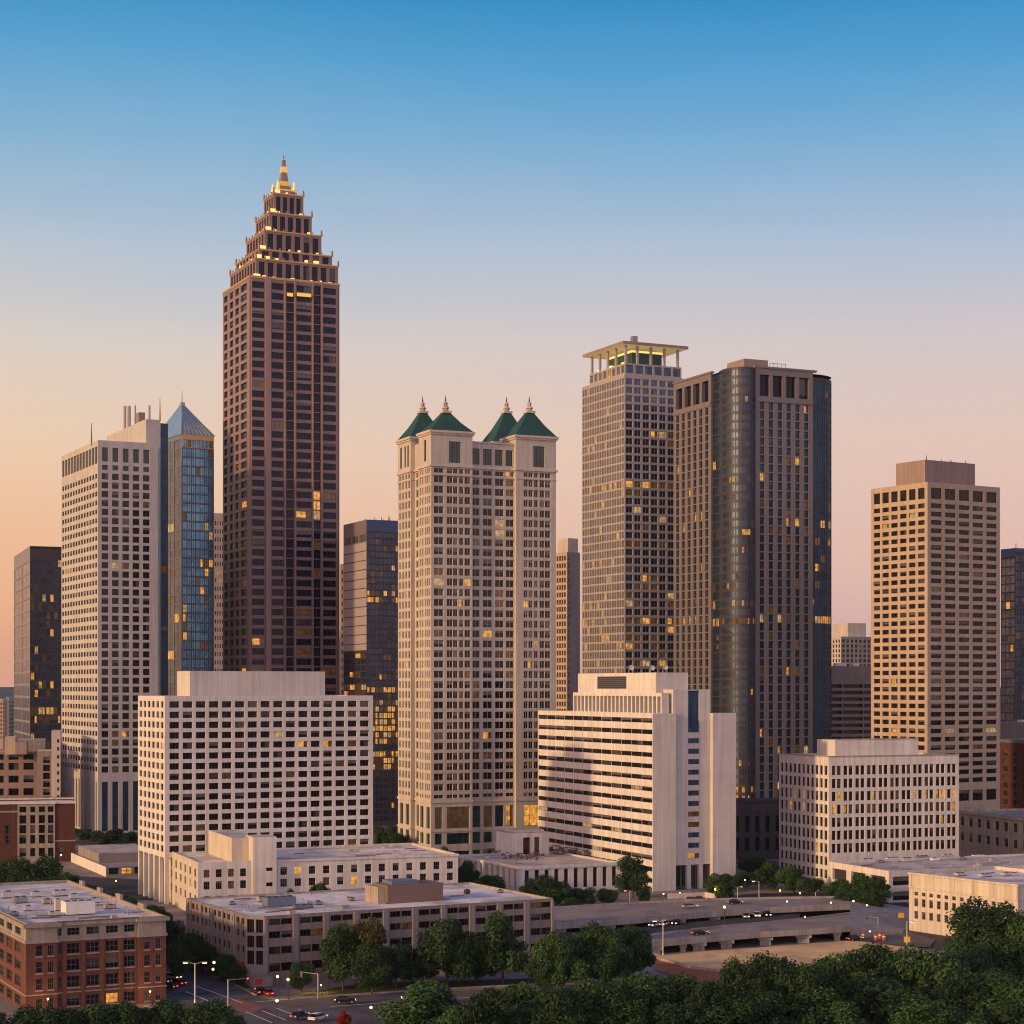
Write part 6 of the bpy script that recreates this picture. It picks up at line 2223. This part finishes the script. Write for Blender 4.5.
def on_roof(b, px, y, zroof, w, d, h, label, mat='metal_light', rz=0.0):
    o = ac_unit(w, d, h, mat)
    p = pt(px, y, zroof)
    o.location = p
    o.rotation_euler[2] = b.th + rz
    return tag(o, label, 'air conditioner', 'rooftop air conditioners')


zg = grey.z(917) - 0.5
on_roof(grey, 279, 906, zg, 7.5, 4.0, 2.3, 'large blue grey air handler on the white roof of the grey office', 'metal_blue')
on_roof(grey, 303, 908.5, zg, 5.0, 1.6, 0.9, 'low blue grey unit right of the large air handler', 'metal_blue')
on_roof(grey, 262, 902, zg, 2.2, 2.2, 1.3, 'small tan unit left of the large air handler', 'weathered_stone')
on_roof(grey, 404, 902, zg, 2.0, 1.8, 1.8, 'small white unit before the brown rooftop house', 'paint_white')
on_roof(grey, 467, 894, zg, 1.3, 1.3, 1.1, 'little dark vent unit on the right part of the office roof', 'metal_dark')
on_roof(grey, 437, 898.5, zg, 1.6, 1.3, 1.2, 'small white unit right of the brown rooftop house', 'paint_white')
for px, y, s, lab in ((318, 905, 1.2, 'small grey vent box on the office roof, right of the low blue unit'), (352, 901, 1.0, 'small grey vent box midway along the office roof'), (500, 893, 1.0, 'small grey vent box near the right end of the office roof'), (232, 905, 1.0, 'small grey vent box near the left end of the office roof')):
    on_roof(grey, px, y, zg, 1.6 * s, 1.2 * s, 0.8 * s, lab, 'metal_grey')
# the brown rooftop house on the grey office
p = pt(411, 902.5, zg)
root = tag(empty('rooftop_house', p, grey.th), 'brown rooftop plant house on the grey office, with a lower left wing', 'rooftop house')
k = p[1] / F
m = MB(); m.box(0 * k - 26 * k, 36 * k, 0, 9, -0.05, 18 * k, 'metal_rust'); m.build('main_block', root)
m = MB(); m.box(-26 * k - 8 * k, -26 * k - 0.003, 1.2, 9, -0.05, 16.5 * k, 'weathered_stone'); m.build('side_wing', root)
m = MB(); m.box(-18 * k, 12 * k, 1.5, 7.5, 18 * k + 0.003, 21.5 * k, 'metal_blue'); m.build('cooling_tower', root)
# brick building roof
zb_ = brick.z(923.5) - 0.8
on_roof(brick, 78, 914, zb_, 6.6, 5.0, 3.0, 'large white box on the roof of the brick corner building', 'paint_white')
on_roof(brick, 57.5, 911, zb_, 1.2, 1.2, 2.7, 'pale chimney block left of the large white roof box', 'cream_stone')
rg = random.Random(8)
spots = [(20, 903, 3.2, 2.4, 1.5), (36, 897, 2.5, 2.0, 1.3), (47, 904, 2.0, 1.6, 1.2), (28, 911, 1.6, 1.4, 1.2), (8, 898, 3.0, 2.0, 1.6), (60, 896, 3.4, 2.2, 1.4), (74, 899, 2.2, 1.8, 1.2), (52, 916, 1.4, 1.2, 0.9), (110, 909, 2.6, 1.6, 1.0), (94, 903, 2.4, 1.6, 1.2), (14, 916, 2.0, 1.6, 0.9)]
for i, (px, y, w, d, h) in enumerate(sorted(spots)):
    on_roof(brick, px, y, zb_, w, d, h, f'weathered grey roof unit, {ORD[i]} from the left on the brick corner building', rg.choice(['metal_light', 'metal_grey', 'weathered_stone']))
# ragged far parapet blocks of the brick building
for i, (t, w, h) in enumerate(((0.2, 5.0, 1.0), (0.42, 4.0, 1.3), (0.62, 3.4, 1.1), (0.82, 3.0, 1.2))):
    m = MB()
    y0 = brick.D * t
    m.box(brick.W - 0.75, brick.W - 0.05, y0 - w / 2, y0 + w / 2, brick.z(923.5) + 0.003, brick.z(923.5) + h, 'limestone_trim')
    m.build('parapet_block', brick.root)
# annex roof and colonnaded roof clutter
za_ = annex.z(871) - 0.6
for i, (px, y, w, d, h) in enumerate(((868, 861, 4, 1.6, 0.8), (880, 863, 3, 1.4, 0.9), (893, 860, 5, 1.6, 0.8), (907, 862, 3.6, 2.0, 1.4), (922, 858, 5, 1.5, 0.8), (935, 861, 3, 1.5, 1.0), (948, 857, 4, 1.6, 0.9), (962, 860, 3, 1.6, 1.1), (978, 857, 4.5, 1.6, 0.8))):
    on_roof(annex, px, y, za_, w, d, h, f'small roof unit, {ORD[i]} from the left on the low annex', ('metal_light', 'metal_grey', 'paint_white')[i % 3])
zc_ = colon.z(867) - 0.5
def terrace_set():
    root = empty('roof_table', (0, 0, 0))
    m = MB(); m.cyl(0, 0, 0.70, 0.78, 0.9, 0.9, 'metal_rust', 8); m.build('table_top', root)
    m = MB(); m.cyl(0, 0, -0.02, 0.70, 0.08, 0.08, 'metal_dark', 6); m.build('leg', root)
    for i in range(4):
        a = i * 1.57 + 0.4
        x, y = 1.5 * math.cos(a), 1.5 * math.sin(a)
        m = MB(); m.box(x - 0.3, x + 0.3, y - 0.3, y + 0.3, -0.02, 0.5, 'metal_rust'); m.build('stool', root)
    return root


sp_ = [(490, 852), (500, 854), (510, 855.5), (520, 857), (530, 859), (536, 856), (512, 859), (556, 849), (566, 851), (576, 852), (586, 854), (596, 854), (580, 849), (562, 854.5), (590, 850)]
for i, (px, y) in enumerate(sorted(sp_)):
    stand('terrace', terrace_set, px, y, 1.7, f'brown roof table with stools, {ORD[i]} from the left on the colonnaded building', 'table', 'roof terrace tables', rg.uniform(0, 3), zc_)
zw = cream.z(884.5) - 1.0
for i, (px, y, w, d, h) in enumerate(((960, 876, 3.5, 1.6, 0.9), (985, 877, 4, 1.6, 0.9), (1006, 876, 3, 1.5, 1.0))):
    on_roof(cream, px, y, zw, w, d, h, f'pale roof unit, {ORD[i]} from the left on the sunlit cream building', 'metal_light')

# ------------------------------------------------------------------ evening haze
hm = bpy.data.materials.new('haze')
hm.use_nodes = True
hn = hm.node_tree.nodes
hn.clear()
pv = hn.new('ShaderNodeVolumePrincipled')
pv.inputs['Color'].default_value = (0.80, 0.84, 0.92, 1)
pv.inputs['Density'].default_value = 0.000022
pv.inputs['Anisotropy'].default_value = 0.2
ho = hn.new('ShaderNodeOutputMaterial')
hm.node_tree.links.new(pv.outputs[0], ho.inputs['Volume'])
MATS['haze'] = hm
m = MB()
m.box(-9050, 9050, -3050, 16050, -1.0, 362, 'haze')
tag(m.build('haze'), kind='stuff')
